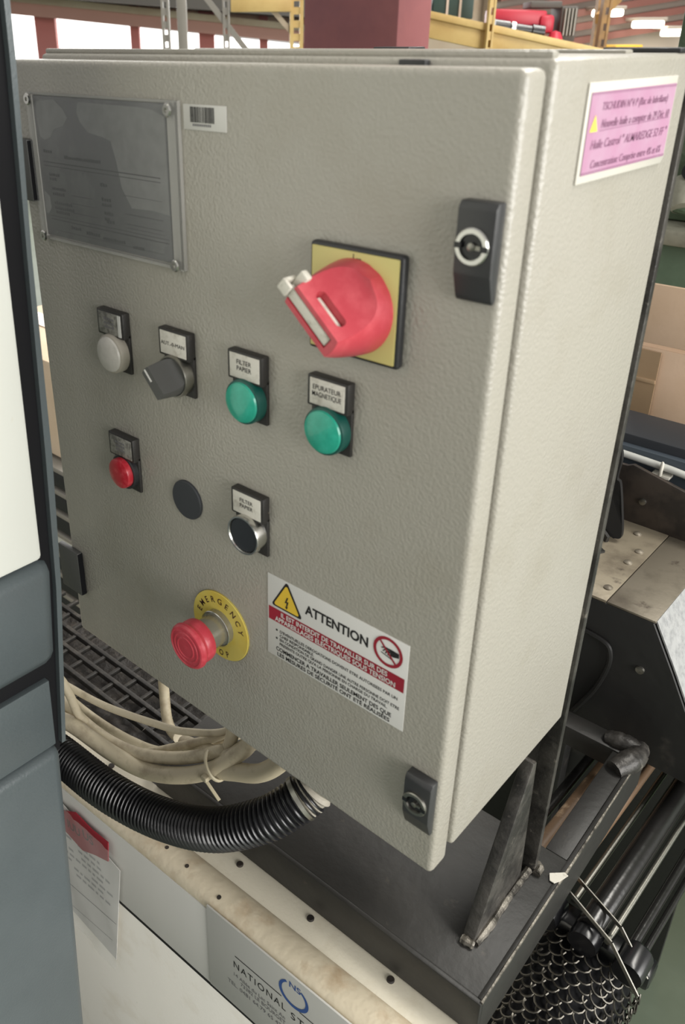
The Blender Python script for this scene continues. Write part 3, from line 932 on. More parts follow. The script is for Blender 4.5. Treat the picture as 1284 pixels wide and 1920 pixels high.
m.add([(pc.x + a * ca - b * sa, -0.0011, pc.z + a * sa + b * ca) for a, b in ((-0.0095, -0.0007), (0.0095, -0.0007), (0.0095, 0.0007), (-0.0095, 0.0007))], [(0, 1, 2, 3)])
m.build('prohibition_ring', 'sign_red', ws, smooth=0)
m = MB()
for poly in ([(8.2, 2.8), (2.5, 3.2), (1.5, 2.2), (2.0, -1.6), (4.0, -2.0), (8.4, -0.6)], [(2.5, 3.2), (-3.2, 3.0), (-5.4, 1.4), (-5.0, 0.9), (-2.6, 1.9), (1.5, 1.6)],
             [(-2.4, 1.7), (-4.2, -0.8), (-3.6, -1.1), (-1.4, 1.4)], [(-1.0, 1.6), (-2.2, -1.8), (-1.5, -2.0), (0.2, 1.2)], [(0.2, 1.6), (-0.3, -2.4), (0.5, -2.5), (1.8, 1.2)],
             [(-5.2, -1.9), (-5.2, -2.6), (3.4, -4.6), (3.4, -3.8)]):
    m.add([(pc.x + p[0] / 1000, -0.00095, pc.z + p[1] / 1000) for p in poly], [tuple(range(len(poly)))])
m.build('hand_pictogram', 'ink_black', ws, smooth=0)

# pink label on the side
PY, PZ = 0.0615, 1.4925


def pp(y, z, x=W + 0.0016):
    return Vector((x, PY + y / 1000, PZ - z / 1000))


pk = MB().prism([pp(0, 0, W), pp(114.5, 0, W), pp(115.2, 43.0, W), pp(112.0, 46.6, W), pp(0, 46.6, W)], (0.0012, 0, 0), 0.0005).build('fluid_label', 'laminate_edge', cab, label='laminated pink paper label')
m = MB(); m.add([pp(2.8, 4.4), pp(3.2, 42.6), pp(112.6, 42.6), pp(112.6, 4.0)], [(0, 1, 2, 3)]); m.build('pink_paper', 'pink_paper', pk, smooth=0)
m = MB()
for z0, z1 in ((4.6, 4.9), (5.3, 5.5), (41.3, 41.6), (42.0, 42.3)):
    m.add([pp(3, z0, W + 0.0018), pp(3, z1, W + 0.0018), pp(112.5, z1, W + 0.0018), pp(112.5, z0, W + 0.0018)], [(0, 1, 2, 3)])
for s, y, z, w, hh in (('TSCHUDIN N°4 P (Bac de lubrifiant)', 17.0, 12.9, 0.0855, 0.0036), ('Nouvelle huile a compter du 29 Déc 10', 18.4, 21.2, 0.0900, 0.0040),
                       ('Huile Castrol " ALMAREDGE 52 FF "', 9.6, 30.6, 0.1002, 0.0042), ('Concentration: Comprise entre 4% et 6%', 13.0, 39.8, 0.0930, 0.0038)):
    letter(m, s, pp(y, z, W + 0.0018), Y, Z, w, hh, 0.004, 0.25)
m.add([pp(17, 22.2, W + 0.0018), pp(17, 22.5, W + 0.0018), pp(109, 21.6, W + 0.0018), pp(109, 21.3, W + 0.0018)], [(0, 1, 2, 3)])
m.build('lettering', 'ink_plum', pk, smooth=0)
m = MB(); m.add([pp(10.0, 14.6, W + 0.0018), pp(5.6, 22.4, W + 0.0018), pp(14.4, 22.4, W + 0.0018)], [(0, 1, 2)]); m.build('yellow_triangle', 'label_yellow', pk, smooth=0)


# ================================================================ GREY MACHINE HOUSING (left foreground)
gm = thing('machine_housing', 'dark grey machine housing with white door panel at the left edge', 'machine', (0.07, -0.6, 0))
XF = 0.100


def edge(z, tab):
    for (za, ya), (zb, yb) in zip(tab, tab[1:]):
        if za >= z >= zb:
            return ya + (yb - ya) * (za - z) / (za - zb)
    return tab[0][1] if z > tab[0][0] else tab[-1][1]


E_OUT = [(2.1, -0.040), (1.502, -0.056), (1.387, -0.062), (1.246, -0.066), (1.134, -0.073), (0.991, -0.088), (0.97, -0.089)]
E_IN = [(2.1, -0.043), (1.502, -0.060), (1.387, -0.0655), (1.174, -0.0745), (1.134, -0.0775), (0.991, -0.0915), (0.97, -0.093)]
E_WH = [(2.1, -0.060), (1.438, -0.0780), (1.389, -0.0775), (1.165, -0.0865)]
E_GR = [(1.16, -0.0780), (1.068, -0.0865)]
E_LO = [(0.99, -0.0945), (0.62, -0.1140), (0.0, -0.146)]


def slab(mb, z0, z1, tab, x0, x1, yb=-1.2, bev=0.002, n=1):
    for i in range(n):
        a, b = z0 + (z1 - z0) * i / n, z0 + (z1 - z0) * (i + 1) / n
        mb.hexa([(x0, yb, a), (x1, yb, a), (x1, edge(a, tab), a), (x0, edge(a, tab), a), (x0, yb, b), (x1, yb, b), (x1, edge(b, tab), b), (x0, edge(b, tab), b)], bev)
    return mb


m = MB()
zb = [2.1, 1.502, 1.387, 1.246, 1.134, 0.991, 0.975]
for a, b in zip(zb[1:], zb):
    slab(m, a, b, [(z, y + 0.001) for z, y in E_IN], 0.040, 0.0935, bev=0)
slab(m, 0.0, 0.975, [(0.99, -0.1), (0.0, -0.16)], 0.040, 0.090, bev=0)  # core made thin so ambient light reaches the cabinet door behind it
m.build('body', 'rubber_and_gap_black', gm)  # near-black core puts the shade of the panel gaps into its colour
m = MB()
zs = [2.1, 1.502, 1.387, 1.246, 1.134, 0.985]
for a, b in zip(zs[1:], zs):
    ya, yb, ia, ib = edge(a, E_OUT), edge(b, E_OUT), edge(a, E_IN), edge(b, E_IN)
    m.hexa([(0.060, ia, a), (0.0985, ia, a), (0.0985, ya, a), (0.060, ya, a), (0.060, ib, b), (0.0985, ib, b), (0.0985, yb, b), (0.060, yb, b)])
m.build('side_frame', 'machine_grey', gm)
slab(MB(), 1.1655, 2.08, E_WH, 0.088, XF + 0.001, bev=0.004).build('door_panel', 'machine_white', gm, label='white door panel')
m = MB(); slab(m, 1.0700, 1.1630, E_GR, 0.070, XF + 0.003, bev=0.0110); m.build('upper_panel', 'machine_grey', gm, 60)
slab(MB(), 0.9885, 1.0545, [(1.06, -0.0950), (0.988, -0.0975)], 0.086, XF - 0.001, bev=0.0012).build('middle_panel', 'machine_grey', gm)
slab(MB(), 0.0, 0.9865, E_LO, 0.070, XF + 0.003, bev=0.0085).build('lower_panel', 'machine_grey', gm, 60)

# ================================================================ STAND
st = thing('support_stand', 'black welded steel stand carrying the electrical cabinet', 'stand', (0.28, 0.06, 0), rz=math.radians(1.2))
MB().box(0.028, 0.425, 0.062, 0.233, 0.802, 0.810, 0.0012).build('base_plate', 'stand_black', st)
MB().box(0.028, 0.425, 0.058, 0.064, 0.766, 0.8095, 0.0012).build('front_flange', 'stand_black', st)
MB().box(0.4195, 0.4255, 0.062, 0.425, 0.757, 0.8105, 0.0012).build('side_flange', 'stand_black', st)
MB().box(0.398, 0.4195, 0.233, 0.425, 0.802, 0.810, 0.001).build('side_rail', 'stand_black', st)
MB().box(-0.2, 0.4195, 0.398, 0.424, 0.785, 0.812, 0.002).build('rear_beam', 'stand_black', st)
MB().box(0.386, 0.4025, 0.1985, 0.2055, 0.810, 1.492, 0.0012).build('upright', 'gusset_steel', st)
MB().box(0.2, 0.3985, 0.2000, 0.2050, 1.02, 1.485, 0.0008).build('back_plate', 'stand_black', st)
MB().box(0.300, 0.330, 0.398, 0.424, 0.0, 0.786, 0.002).build('leg', 'stand_black', st)
MB().box(-0.19, -0.16, 0.398, 0.424, 0.0, 0.786, 0.002).build('leg', 'stand_black', st)
MB().prism([(0.384, y, z) for y, z in ((0.186, 0.810), (0.173, 0.968), (0.166, 0.970), (0.100, 0.818), (0.098, 0.810))], (0.0115, 0, 0), 0.0018).build('gusset', 'gusset_steel', st)
m = MB(); m.tube(spline([(0.3965, 0.100, 0.8125), (0.3975, 0.13, 0.8125), (0.3965, 0.16, 0.8130), (0.3975, 0.197, 0.8125)], 10), [0.0030 + 0.0012 * random.random() for _ in range(31)], 8)
m.tube(spline([(0.386, 0.097, 0.8125), (0.391, 0.0965, 0.8135), (0.396, 0.098, 0.8125)], 5), [0.0035 + 0.001 * random.random() for _ in range(11)], 8)
m.tube(spline([(0.386, 0.2075, 0.8125), (0.395, 0.2080, 0.8130), (0.404, 0.2065, 0.8125), (0.405, 0.198, 0.8125)], 6), [0.0034 + 0.001 * random.random() for _ in range(19)], 8)
m.build('weld_bead', 'raw_weld', st)
m = MB(); m.tube([(0.4245, 0.060 + 0.0121 * i, 0.8098 + 0.0004 * random.random()) for i in range(30)], [0.0009 + 0.0007 * random.random() for _ in range(30)], 6); m.build('worn_edge', 'raw_weld', st)
m = MB()
m.tube(spline([(0.4195, 0.424, 0.8085), (0.4205, 0.40, 0.8125), (0.416, 0.385, 0.8135), (0.410, 0.37, 0.8115)], 6), [0.009 + 0.0012 * random.random() + 0.003 * math.sin(i * 0.16) for i in range(19)], 10)
m.tube(spline([(0.385, 0.411, 0.8115), (0.40, 0.412, 0.813), (0.4205, 0.415, 0.8115)], 6), [0.008 + 0.0012 * random.random() + 0.003 * math.sin(i * 0.24) for i in range(13)], 10)
m.build('corner_weld', 'gusset_steel', st, 60)
tag(MB().prism([(0.4105, 0.2105, 0.8112), (0.414, 0.2035, 0.8112), (0.4185, 0.2035, 0.8112), (0.4215, 0.2095, 0.8112), (0.4245, 0.2195, 0.8112), (0.4205, 0.2205, 0.8112), (0.4165, 0.2165, 0.8112)], (0, 0, 0.0008)).build('paint_flake', 'ivory_plastic'),
    'small pale flake lying on the black plate near the gusset', 'flake')

# ================================================================ COOLANT TANK
tk = thing('coolant_tank', 'cream steel coolant tank with name plate under the black stand', 'tank', (0.28, 0.06, 0), rz=math.radians(2.4))
m = MB()
m.box(-0.75, 0.425, 0.0, 0.008, 0.0, 0.760, 0.001)
m.box(-0.75, 0.370, 0.222, 0.230, 0.0, 0.700, 0.001)
m.box(0.362, 0.370, 0.0, 0.230, 0.0, 0.700, 0.001)
m.box(-0.75, -0.742, 0.0, 0.230, 0.0, 0.700, 0.001)
m.build('body', 'tank_paint', tk)
MB().box(-0.75, 0.425, 0.028, 0.0655, 0.7585, 0.7650, 0.0012).build('flange', 'flange_paint', tk)
m = MB()
bead = [(0.0335, 0.7605), (0.031, 0.7655), (0.026, 0.7685), (0.017, 0.7705), (0.008, 0.7700), (0.001, 0.7680), (-0.0025, 0.7640), (-0.0022, 0.7585)]
m.prism([(-0.75, y, z) for y, z in bead], (1.175, 0, 0)); m.build('rolled_rim', 'bead_paint', tk, 60)
MB().box(-0.75, 0.425, -0.0012, 0.0, 0.0, 0.6400, 0.0005).build('lower_panel', 'tank_paint', tk)
MB().box(-0.75, 0.425, -0.0034, 0.0005, 0.6398, 0.6440).build('seam', 'ink_black', tk)
MB().box(-0.75, 0.425, -0.0030, 0.0, 0.6435, 0.7580, 0.0006).build('cover_strip', 'tank_plate_paint', tk)
npl = MB().box(0.1720, 0.425, -0.0050, -0.0030, 0.6470, 0.7680, 0.0006).build('name_plate', 'sticker_white', tk, label='white name plate with blue round logo')
YP = -0.0053
m = MB()
quad(m, 0.2085, 0.2660, 0.7268, 0.7280, YP); quad(m, 0.2872, 0.36, 0.7255, 0.7267, YP)
letter(m, 'NATIONAL', (0.2066, YP, 0.7095), X, Z, 0.0645, 0.0092, 0.0, space=1.25)
letter(m, 'ST', (0.2774, YP, 0.7070), X, Z, 0.0150, 0.0092, 0.0, space=1.25)
m.build('lettering', 'ink_black', npl, smooth=0)
m = MB()
letter(m, '14 Allée du Lac Saint An', (0.2064, YP, 0.6960), X, Z, 0.0640, 0.0052)
letter(m, '73382 LE BOURGET', (0.2150, YP, 0.6885), X, Z, 0.0560, 0.0052)
letter(m, 'TEL. 0481 64.79 65 47', (0.1980, YP, 0.6790), X, Z, 0.0680, 0.0052)
m.build('address_print', 'ink_grey', npl, smooth=0)
m = MB()
vs, fs = [], []
for i in range(41):                                 # open blue ring, thicker below
    a = math.radians(122 + 296 * i / 40)
    w_ = 0.0011 + 0.0009 * math.sin(math.pi * i / 40) + 0.0005
    for r_ in (0.0158 - w_, 0.0158 + w_ * 0.6):
        vs.append((0.2800 + r_ * math.cos(a), YP, 0.7425 + r_ * math.sin(a)))
for i in range(40):
    fs.append((2 * i, 2 * i + 1, 2 * i + 3, 2 * i + 2))
m.add(vs, fs)
letter(m, 'NS', (0.2750, YP, 0.7515), X, Z, 0.0130, 0.0075, 0.012)
m.build('logo', 'ink_blue', npl, smooth=0)
for x in (-0.22, -0.128, -0.033, 0.075, 0.1655, 0.2555, 0.345):
    MB().lathe([(0.0036, -0.002), (0.0036, 0.0012), (0.0028, 0.0018), (0, 0.0018)], (x, 0.0505, 0.765), (0, 0, 1), 12, cap1=False).build('bolt', 'brown_black', tk)
for x, y in ((0.098, 0.014), (0.129, 0.012), (0.177, 0.008)):
    MB().lathe([(0.0022, -0.002), (0.0022, 0.0006), (0, 0.0006)], (x, y, 0.7700), (0, 0, 1), 10, cap1=False).build('rivet', 'brown_black', tk)

# sludge and link belt inside the tank
m = MB()
nx, ny = 90, 22
vs = []
for j in range(ny + 1):
    for i in range(nx + 1):
        x = -0.73 + 1.085 * i / nx
        y = 0.010 + 0.205 * j / ny
        vs.append((x, y, 0.700 + 0.010 * random.random() + 0.018 * math.exp(-((y - 0.085) / 0.03) ** 2)))
m.add(vs, [(j * (nx + 1) + i, j * (nx + 1) + i + 1, (j + 1) * (nx + 1) + i + 1, (j + 1) * (nx + 1) + i) for j in range(ny) for i in range(nx)])
tag(m.build('sludge', 'sludge', None, 60), 'black oily sludge lying inside the cream coolant tank', 'sludge', kind='stuff')
cb = thing('link_belt', 'black link conveyor belt with rectangular gaps beneath the cables', 'conveyor', (-0.3, 0.15, 0.74))
for r_ in range(4):
    y = 0.112 + 0.026 * r_
    m = MB(); m.box(-0.72, 0.028, y, y + 0.006, 0.738, 0.747, 0.001)
    for k in range(23):
        x = -0.71 + 0.034 * k + (0.017 if r_ % 2 else 0)
        if x < 0.02:
            m.box(x, x + 0.0055, y + 0.005, y + 0.027, 0.739, 0.745, 0.0008)
    m.build('link_row', 'belt_black', cb)
for x in (-0.72, 0.020):
    MB().box(x, x + 0.008, 0.106, 0.222, 0.715, 0.748, 0.001).build('end_plate', 'stand_black', cb)
for i in range(14):
    x, y = random.uniform(-0.22, 0.02), random.uniform(0.05, 0.14)
    a = random.uniform(0, 3.1)
    z = 0.722 if y < 0.1 else 0.7475
    o = MB().prism([(x, y, z + 0.004), (x + 0.007 * math.cos(a), y + 0.007 * math.sin(a), z + 0.006), (x + 0.008 * math.cos(a + .5), y + 0.008 * math.sin(a + .5), z + 0.003)], (0, 0, 0.0006)).build('metal_chip', 'swarf')
    tag(o, 'tiny bright metal chip on the oily belt under the cables', 'chip', 'metal chips on the belt')

# ================================================================ HOSE AND CABLES
hs = thing('corrugated_hose', 'black corrugated hose sagging from the cabinet bottom to the left', 'hose', (0.1, 0, 0.84))
path = spline([(-0.20, -0.045, 0.842), (-0.10, -0.036, 0.840), (-0.024, -0.030, 0.842), (0.059, -0.030, 0.850), (0.128, -0.020, 0.858), (0.191, -0.010, 0.885), (0.234, 0.010, 0.914), (0.252, 0.030, 0.932), (0.2595, 0.043, 0.942)], 40)
acc, samples = 0.0, [(path[0], 0.0)]
for a, b in zip(path, path[1:]):
    acc += (b - a).length
    samples.append((b, acc))
pitch, step = 0.0046, 0.00077
out, rs, k, dcur = [], [], 0, 0.0
while dcur < acc - 1e-6:
    while samples[k + 1][1] < dcur:
        k += 1
    (pa, da), (pb, db) = samples[k], samples[k + 1]
    out.append(pa.lerp(pb, (dcur - da) / max(db - da, 1e-9)))
    ph = (dcur % pitch) / pitch
    rs.append(0.0162 + 0.0030 * max(0.0, math.sin(math.pi * min(1, ph / 0.72))) ** 0.6 if ph < 0.72 else 0.0158)
    dcur += step
MB().tube(out, rs, 22).build('ribbed_sleeve', 'hose_black', hs, 50)
g = MB()
gp = spline([(0.2535, 0.0325, 0.9345), (0.2600, 0.0440, 0.9430), (0.2650, 0.0560, 0.9600), (0.2680, 0.0650, 0.9850), (0.2690, 0.0680, 1.0060)], 9)
g.tube(gp, [0.0192 if i < 2 else 0.0165 + 0.0022 * (i % 3 == 0) for i in range(len(gp))], 22)
g.build('gland', 'gland_grey', hs, 40)
MB().tube(gp[0:3], 0.0198, 22).build('clamp_ring', 'dull_steel', hs)

CABLES = [
    (((-0.0900, -0.0100, 0.9100), (-0.0660, 0.0000, 0.8996), (-0.0553, 0.0100, 0.8870), (-0.0091, 0.0250, 0.8773), (0.0541, 0.0450, 0.8783), (0.0841, 0.0550, 0.8823), (0.1220, 0.0750, 0.8945), (0.1410, 0.0900, 0.9303), (0.145, 0.095, 1.006)), 0.0038, 'thin cream cable running straightest, topmost of the bundle'),
    (((-0.0650, -0.0200, 0.9400), (-0.0460, -0.0050, 0.9146), (-0.0381, 0.0000, 0.8930), (-0.0293, 0.0050, 0.8633), (-0.0087, 0.0200, 0.8343), (0.0264, 0.0350, 0.8288), (0.0742, 0.0550, 0.8566), (0.1205, 0.0800, 0.8885), (0.1450, 0.1000, 0.9303), (0.15, 0.105, 1.006)), 0.0046, 'cream cable dropping steeply at the left before curving to the cabinet'),
    (((-0.1300, 0.0100, 0.8700), (-0.0838, 0.0200, 0.8533), (-0.0657, 0.0300, 0.8343), (-0.0367, 0.0400, 0.8207), (-0.0027, 0.0500, 0.8140), (0.0309, 0.0600, 0.8155), (0.0814, 0.0700, 0.8415), (0.1149, 0.0850, 0.8718), (0.1359, 0.1100, 0.8965), (0.14, 0.115, 1.006)), 0.0046, 'cream cable running behind the steep one under the cabinet corner'),
    (((-0.1200, -0.0150, 0.8650), (-0.0597, -0.0100, 0.8580), (-0.0277, -0.0050, 0.8587), (0.0218, 0.0050, 0.8473), (0.0568, 0.0180, 0.8382), (0.0934, 0.0300, 0.8479), (0.1251, 0.0450, 0.8650), (0.1480, 0.0600, 0.8896), (0.1589, 0.0750, 0.9153), (0.165, 0.085, 1.006)), 0.0085, 'thickest cream cable, lowest of the bundle above the tank rim'),
    (((-0.1200, 0.0000, 0.8750), (-0.0704, 0.0050, 0.8638), (-0.0121, 0.0100, 0.8505), (0.0347, 0.0220, 0.8450), (0.0820, 0.0400, 0.8560), (0.1227, 0.0560, 0.8800), (0.1341, 0.0700, 0.8968), (0.138, 0.078, 1.006)), 0.0066, 'medium cream cable lying on top of the thickest one'),
    (((-0.0330, 0.1250, 0.9000), (-0.0307, 0.1200, 0.8438), (-0.0284, 0.1180, 0.8223), (-0.0169, 0.1100, 0.7980), (0.0030, 0.1000, 0.7976), (0.0335, 0.0850, 0.8180)), 0.0062, 'short upright beige cable rising behind the bundle'),
    (((0.1275, 0.0500, 0.8650), (0.1526, 0.0550, 0.8763), (0.1834, 0.0600, 0.8934), (0.2058, 0.0680, 0.9217), (0.2164, 0.0800, 0.9515), (0.22, 0.088, 1.006)), 0.0090, 'thick beige cable continuing right towards the hose end'),
    (((0.0606, 0.0700, 0.8408), (0.0959, 0.0650, 0.8589), (0.1367, 0.0610, 0.8812), (0.1528, 0.0720, 0.8980), (0.1700, 0.0850, 0.9225), (0.18, 0.095, 1.006)), 0.0078, 'thick cream cable emerging right of the cable tie'),
]
for pts, r_, lb in CABLES:
    o = MB().tube(spline(pts, 10), r_, 12).build('cable', 'cable_cream')
    tag(o, lb, 'cable', 'cream cables under the cabinet')
ct = thing('cable_tie', 'cream cable tie strapping the cable bundle under the cabinet', 'cable tie', (0.1355, 0.05, 0.872))
m = MB()
tc0 = Vector((0.1300, 0.0515, 0.8725))
ax = Vector((0.62, 0.42, 0.66)).normalized()
u_ = ax.orthogonal().normalized(); w_ = ax.cross(u_)
m.tube([tc0 + (u_ * math.cos(a) + w_ * math.sin(a) * 1.15) * 0.0145 for a in [2 * math.pi * i / 28 for i in range(29)]], 0.0017, 6, False)
m.build('strap', 'tie_cream', ct)
MB().box(0.1275, 0.1345, 0.0330, 0.0390, 0.8640, 0.8700, 0.001).build('head', 'tie_cream', ct)
m = MB(); m.bar((0.1330, 0.0350, 0.8655), (0.1530, 0.0330, 0.8560), 0.0032, 0.0012); m.build('tail', 'tie_cream', ct)

# ================================================================ DOCUMENT POUCH ON THE TANK
dc = thing('document_pouch', 'clear plastic pouch with red headed paper taped to the cream tank', 'pouch', (0.28, 0.06, 0), rz=math.radians(2.4))
y_ = -0.0066
def pz(pts, y): return [(x, y, z) for x, z in pts]
MB().prism(pz([(-0.160, 0.735), (-0.057, 0.740), (0.041, 0.707), (0.0125, 0.527), (-0.057, 0.541), (-0.160, 0.555)], y_), (0, 0.0006, 0)).build('paper', 'sign_white', dc)
m = MB()
hd = [(-0.150, 0.744), (-0.051, 0.731), (-0.028, 0.7455), (0.000, 0.7400), (0.0275, 0.7415), (0.0233, 0.7086), (0.000, 0.7000), (-0.024, 0.6882), (-0.051, 0.6955), (-0.150, 0.705)]
m.prism(pz(hd, y_ - 0.0016), (0, 0.0012, 0)); m.build('red_header', 'sign_red', dc)
m = MB(); letter(m, 'US', (-0.018, y_ - 0.0018, 0.7145), X, Z, 0.018, 0.013, 0.01); letter(m, 'IUU', (-0.046, y_ - 0.0018, 0.7095), X, Z, 0.022, 0.013, 0.01); m.build('header_print', 'ink_maroon', dc, smooth=0)
m = MB()
for i in range(7):
    z = 0.686 - 0.010 * i
    x = -0.150
    while x < 0.015:
        w = random.uniform(0.004, 0.012)
        if random.random() < 0.72:
            m.add(pz([(x, z + 0.02 * x), (x + w, z + 0.02 * (x + w)), (x + w, z + 0.004 + 0.02 * (x + w)), (x, z + 0.004 + 0.02 * x)], y_ - 0.0002), [(0, 1, 2, 3)])
        x += w + 0.003
m.build('faint_print', 'paper_print', dc, smooth=0)
m = MB()
m.add(pz([(-0.15, 0.590), (0.0215, 0.600), (0.0215, 0.6012), (-0.15, 0.5912)], y_ - 0.0002), [(0, 1, 2, 3)])
m.add(pz([(-0.15, 0.547), (0.010, 0.560), (0.010, 0.5607), (-0.15, 0.5477)], y_ - 0.0002), [(0, 1, 2, 3)])
m.build('ruled_line', 'ink_grey', dc, smooth=0)
m = MB()                                           # crumpled clear film
nx, ny = 34, 26
vs = []
for j in range(ny + 1):
    for i in range(nx + 1):
        a, b = i / nx, j / ny
        x0, x1 = -0.165, 0.052 - 0.036 * (1 - b)
        z0, z1 = 0.556 - 0.040 * a, 0.762 - 0.030 * a
        vs.append((x0 + (x1 - x0) * a, y_ - 0.0035 - 0.0016 * random.random() - 0.002 * math.sin(9 * a + 5 * b) ** 2, z0 + (z1 - z0) * b))
m.add(vs, [(j * (nx + 1) + i, j * (nx + 1) + i + 1, (j + 1) * (nx + 1) + i + 1, (j + 1) * (nx + 1) + i) for j in range(ny) for i in range(nx)])
m.build('clear_film', 'pouch_clear', dc, 60)

# ================================================================ CHIP HOPPER (right)
hm = thing('chip_hopper', 'black chip hopper with riveted steel top and bright sloping side sheet', 'hopper', (0.3, 0.6, 0))
prof = [(-0.25, 0.765), (0.489, 0.765), (0.470, 0.800), (0.4170, 0.897), (0.3870, 0.949), (-0.25, 0.949)]
MB().prism([(x, 0.456, z) for x, z in prof], (0, 0.34, 0), 0.001).build('body', 'soot_black', hm)
m = MB()
m.prism([(0.3880, 0.4590, 0.9505), (0.4185, 0.4590, 0.8975), (0.4715, 0.4590, 0.8005), (0.4907, 0.4590, 0.7655), (0.4922, 0.4590, 0.7665), (0.4730, 0.4590, 0.8015), (0.4200, 0.4590, 0.8985), (0.3895, 0.4590, 0.9515)], (0, 0.34, 0))
m.build('side_sheet', 'aluminium', hm)
for lx, ly in ((-0.22, 0.47), (-0.22, 0.75), (0.20, 0.75)):
    MB().box(lx, lx + 0.03, ly, ly + 0.03, 0.0, 0.766, 0.002).build('leg', 'soot_black', hm)
MB().box(0.05, 0.3345, 0.457, 0.645, 0.949, 0.9525, 0.0006).build('riveted_plate', 'steel_tan', hm)
MB().box(0.3355, 0.3890, 0.457, 0.645, 0.949, 0.9518, 0.0006).build('edge_plate', 'steel_dull', hm)
for x, y in ((0.326, 0.482), (0.322, 0.548), (0.3225, 0.580), (0.305, 0.62), (0.27, 0.50)):
    MB().lathe([(0.0052, 0), (0.0050, 0.0014), (0.0034, 0.0026), (0, 0.0030)], (x, y, 0.9524), (0, 0, 1), 16, cap1=False).build('rivet', 'steel_dull', hm)
MB().prism([(0.06, 0.646, 0.950), (0.62, 0.640, 0.950), (0.62, 0.640, 0.985), (0.352, 0.643, 1.0135), (0.275, 0.6455, 1.0300), (0.268, 0.6455, 1.0265), (0.06, 0.646, 1.0265)], (0, 0.006, 0), 0.0008).build('splash_guard', 'brown_black', hm)
MB().lathe([(0.0045, 0), (0.004, 0.0026), (0, 0.003)], (0.296, 0.6435, 0.986), (0, -1, 0), 14, cap1=False).build('guard_bolt', 'dull_steel', hm)
MB().lathe([(0.0050, 0), (0.0045, 0.0024), (0, 0.003)], (0.385, 0.456, 0.885), (0, -1, 0), 14, cap1=False).build('panel_bolt', 'dull_steel', hm)
m = MB(); m.tube(spline([(0.24, 0.452, 0.905), (0.33, 0.453, 0.905), (0.352, 0.453, 0.888), (0.345, 0.453, 0.84), (0.325, 0.453, 0.79)], 8), 0.003, 8); m.build('cable_run', 'soot_black', hm)
MB().box(-0.1, 0.60, 0.70, 0.712, 0.95, 1.0275, 0.001).build('rear_panel', 'slate_blue', hm)
MB().box(-0.1, 0.60, 0.712, 0.795, 0.95, 1.0400, 0.003).build('rear_rail', 'slate_dark', hm)
MB().box(-0.25, 0.445, 0.785, 0.797, 0.015, 0.766, 0.001).build('dark_backing', 'soot_black', hm)  # added black sheet: hides the crate, makes the space behind the pipes dark
# curved bracket
q = spline([(0.248, 0.62, 1.068), (0.262, 0.62, 1.062), (0.268, 0.62, 1.045), (0.267, 0.62, 1.018), (0.272, 0.62, 1.012), (0.286, 0.60, 0.990), (0.297, 0.585, 0.962), (0.290, 0.58, 0.958)], 5)
q = [tuple(v) for v in q] + [(0.235, 0.60, 0.958), (0.225, 0.62, 1.068)]
MB().prism(q, (0, 0.006, 0)).build('curved_bracket', 'soot_black', hm)
m = MB(); m.bar((0.262, 0.560, 0.956), (0.290, 0.545, 0.954), 0.012, 0.003); m.bar((0.250, 0.60, 0.968), (0.285, 0.575, 0.956), 0.004, 0.010); m.build('deflector', 'stand_black', hm)
gc = thing('grey_cable', 'pale grey cable running along the slate panel behind the hopper', 'cable', (0.3, 0.695, 1.02))
MB().tube(spline([(0.05, 0.694, 1.024), (0.23, 0.693, 1.0195), (0.30, 0.693, 1.0165), (0.36, 0.693, 1.012), (0.56, 0.693, 1.006)], 8), 0.0048, 12).build('sheath', 'cable_white', gc)
MB().box(0.286, 0.309, 0.686, 0.700, 1.0035, 1.0075, 0.0008).build('tie_mount', 'ivory_plastic', gc)
MB().lathe([(0.0022, 0), (0.0022, 0.018), (0.0012, 0.02)], (0.297, 0.687, 1.006), (0, 0, 1), 10).build('tie_post', 'ivory_plastic', gc)

# ================================================================ PIPES AND MESH SLEEVE (lower right)
PIPES = [(0.352, 0.740, 0.0060, 'pipe_black', 'black pipe nearest the upright under the open stand frame', 0.25),
         (0.372, 0.742, 0.0095, 'pipe_brown', 'flaking brown pipe seen through the open stand frame', 0.25),
         (0.392, 0.735, 0.0075, 'pipe_black', 'black pipe hidden half under the stand rail', 0.25),
         (0.4060, 0.728, 0.0060, 'pipe_brown', 'brown pipe just right of the stand rail', 0.27),
         (0.4215, 0.722, 0.0035, 'dull_steel', 'thin bare steel rod right of the brown pipe', 0.27),
         (0.4460, 0.725, 0.0130, 'pipe_black', 'thickest black pipe beside the thin steel rod', 0.25),
         (0.4640, 0.722, 0.0030, 'dull_steel', 'thin steel rod right of the thickest black pipe', 0.25),
         (0.4830, 0.720, 0.0050, 'pipe_black', 'outer black pipe above the green floor', 0.25),
         (0.4940, 0.718, 0.0032, 'pipe_black', 'thin outermost black rod above the green floor', 0.25)]
for x, z, r_, mt, lb, y0 in PIPES:
    o = MB().lathe([(r_ * 0.96, 0.0), (r_, 0.002), (r_, 0.20), (r_ * 0.99, 0.43)], (x, y0, z), (0.02, 1, -0.01), 16).build('pipe', mt)
    tag(o, lb, 'pipe', 'pipes beside the stand')
cl = thing('pipe_clamp', 'black clamp with flat straps holding the pipes at the mesh sleeve', 'clamp', (0.44, 0.26, 0.70))
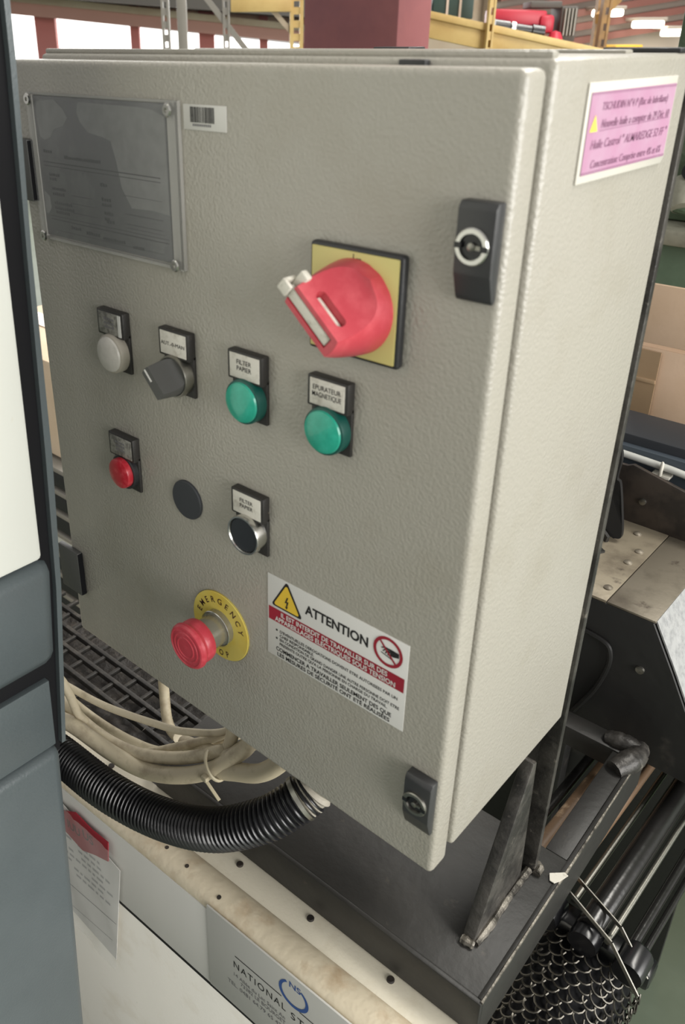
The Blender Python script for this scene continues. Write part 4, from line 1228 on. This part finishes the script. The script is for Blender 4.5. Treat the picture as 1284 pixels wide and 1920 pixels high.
MB().box(0.388, 0.508, 0.250, 0.275, 0.690, 0.712, 0.004).build('block', 'black_gloss', cl)
for x in (0.405, 0.446, 0.490):
    MB().lathe([(0.014, 0), (0.015, 0.004), (0.015, 0.028), (0.012, 0.032)], (x, 0.236, 0.716), (0, 1, 0), 18).build('collar', 'black_gloss', cl)
for ya, yb in ((0.272, 0.240), (0.292, 0.262)):
    m = MB(); m.bar((0.392, ya, 0.7420), (0.470, yb, 0.738), 0.0012, 0.005); m.bar((0.470, yb, 0.738), (0.505, yb - 0.014, 0.712), 0.0012, 0.005); m.build('strap', 'dull_steel', cl)
ms_ = thing('mesh_sleeve', 'black wire mesh sleeve around hoses below the pipe clamp', 'mesh', (0.44, 0.2, 0.62))
m = MB()
def mc(y): return Vector((0.447 - 0.06 * (0.27 - y), y, 0.655 - 0.45 * (0.27 - y)))
ys = [0.02 + 0.25 * i / 12 for i in range(13)]
m.tube([mc(y) for y in ys], [0.052 - 0.006 * (i == 12) for i in range(13)], 24)
m.build('hose_core', 'rubber_and_gap_black', ms_, 60)
m = MB()
rows = 34
for i in range(rows):
    y = 0.018 + 0.252 * i / (rows - 1)
    c0, c1_ = mc(y), mc(y + 0.004)
    ax = (c1_ - c0).normalized()
    for k in range(17):
        th = math.radians(-60 + 14.5 * k + (7.2 if i % 2 else 0) + random.uniform(-3, 3))
        side = X * math.sin(th) + ax.cross(X).normalized() * -math.cos(th)
        if side.z < 0 and abs(math.degrees(th)) < 90:
            side = X * math.sin(th) + ax.cross(X).normalized() * math.cos(th)
        tang = ax.cross(side).normalized()
        jr = random.uniform(0.0070, 0.0090)
        o0 = c0 + side * (0.0535 + random.uniform(0, 0.0015))
        arc = [o0 + tang * jr * math.cos(b) - ax * (jr * 0.95) * math.sin(b) + side * 0.0022 * math.sin(b) for b in [math.pi * j / 7 for j in range(8)]]
        m.tube(arc, 0.0011, 5, False)
w = m.build('wire_loops', 'mesh_wire', ms_, 60)
w['kind'] = 'stuff'

for o in ROOTS:
    if '_o' in o:
        del o['_o']
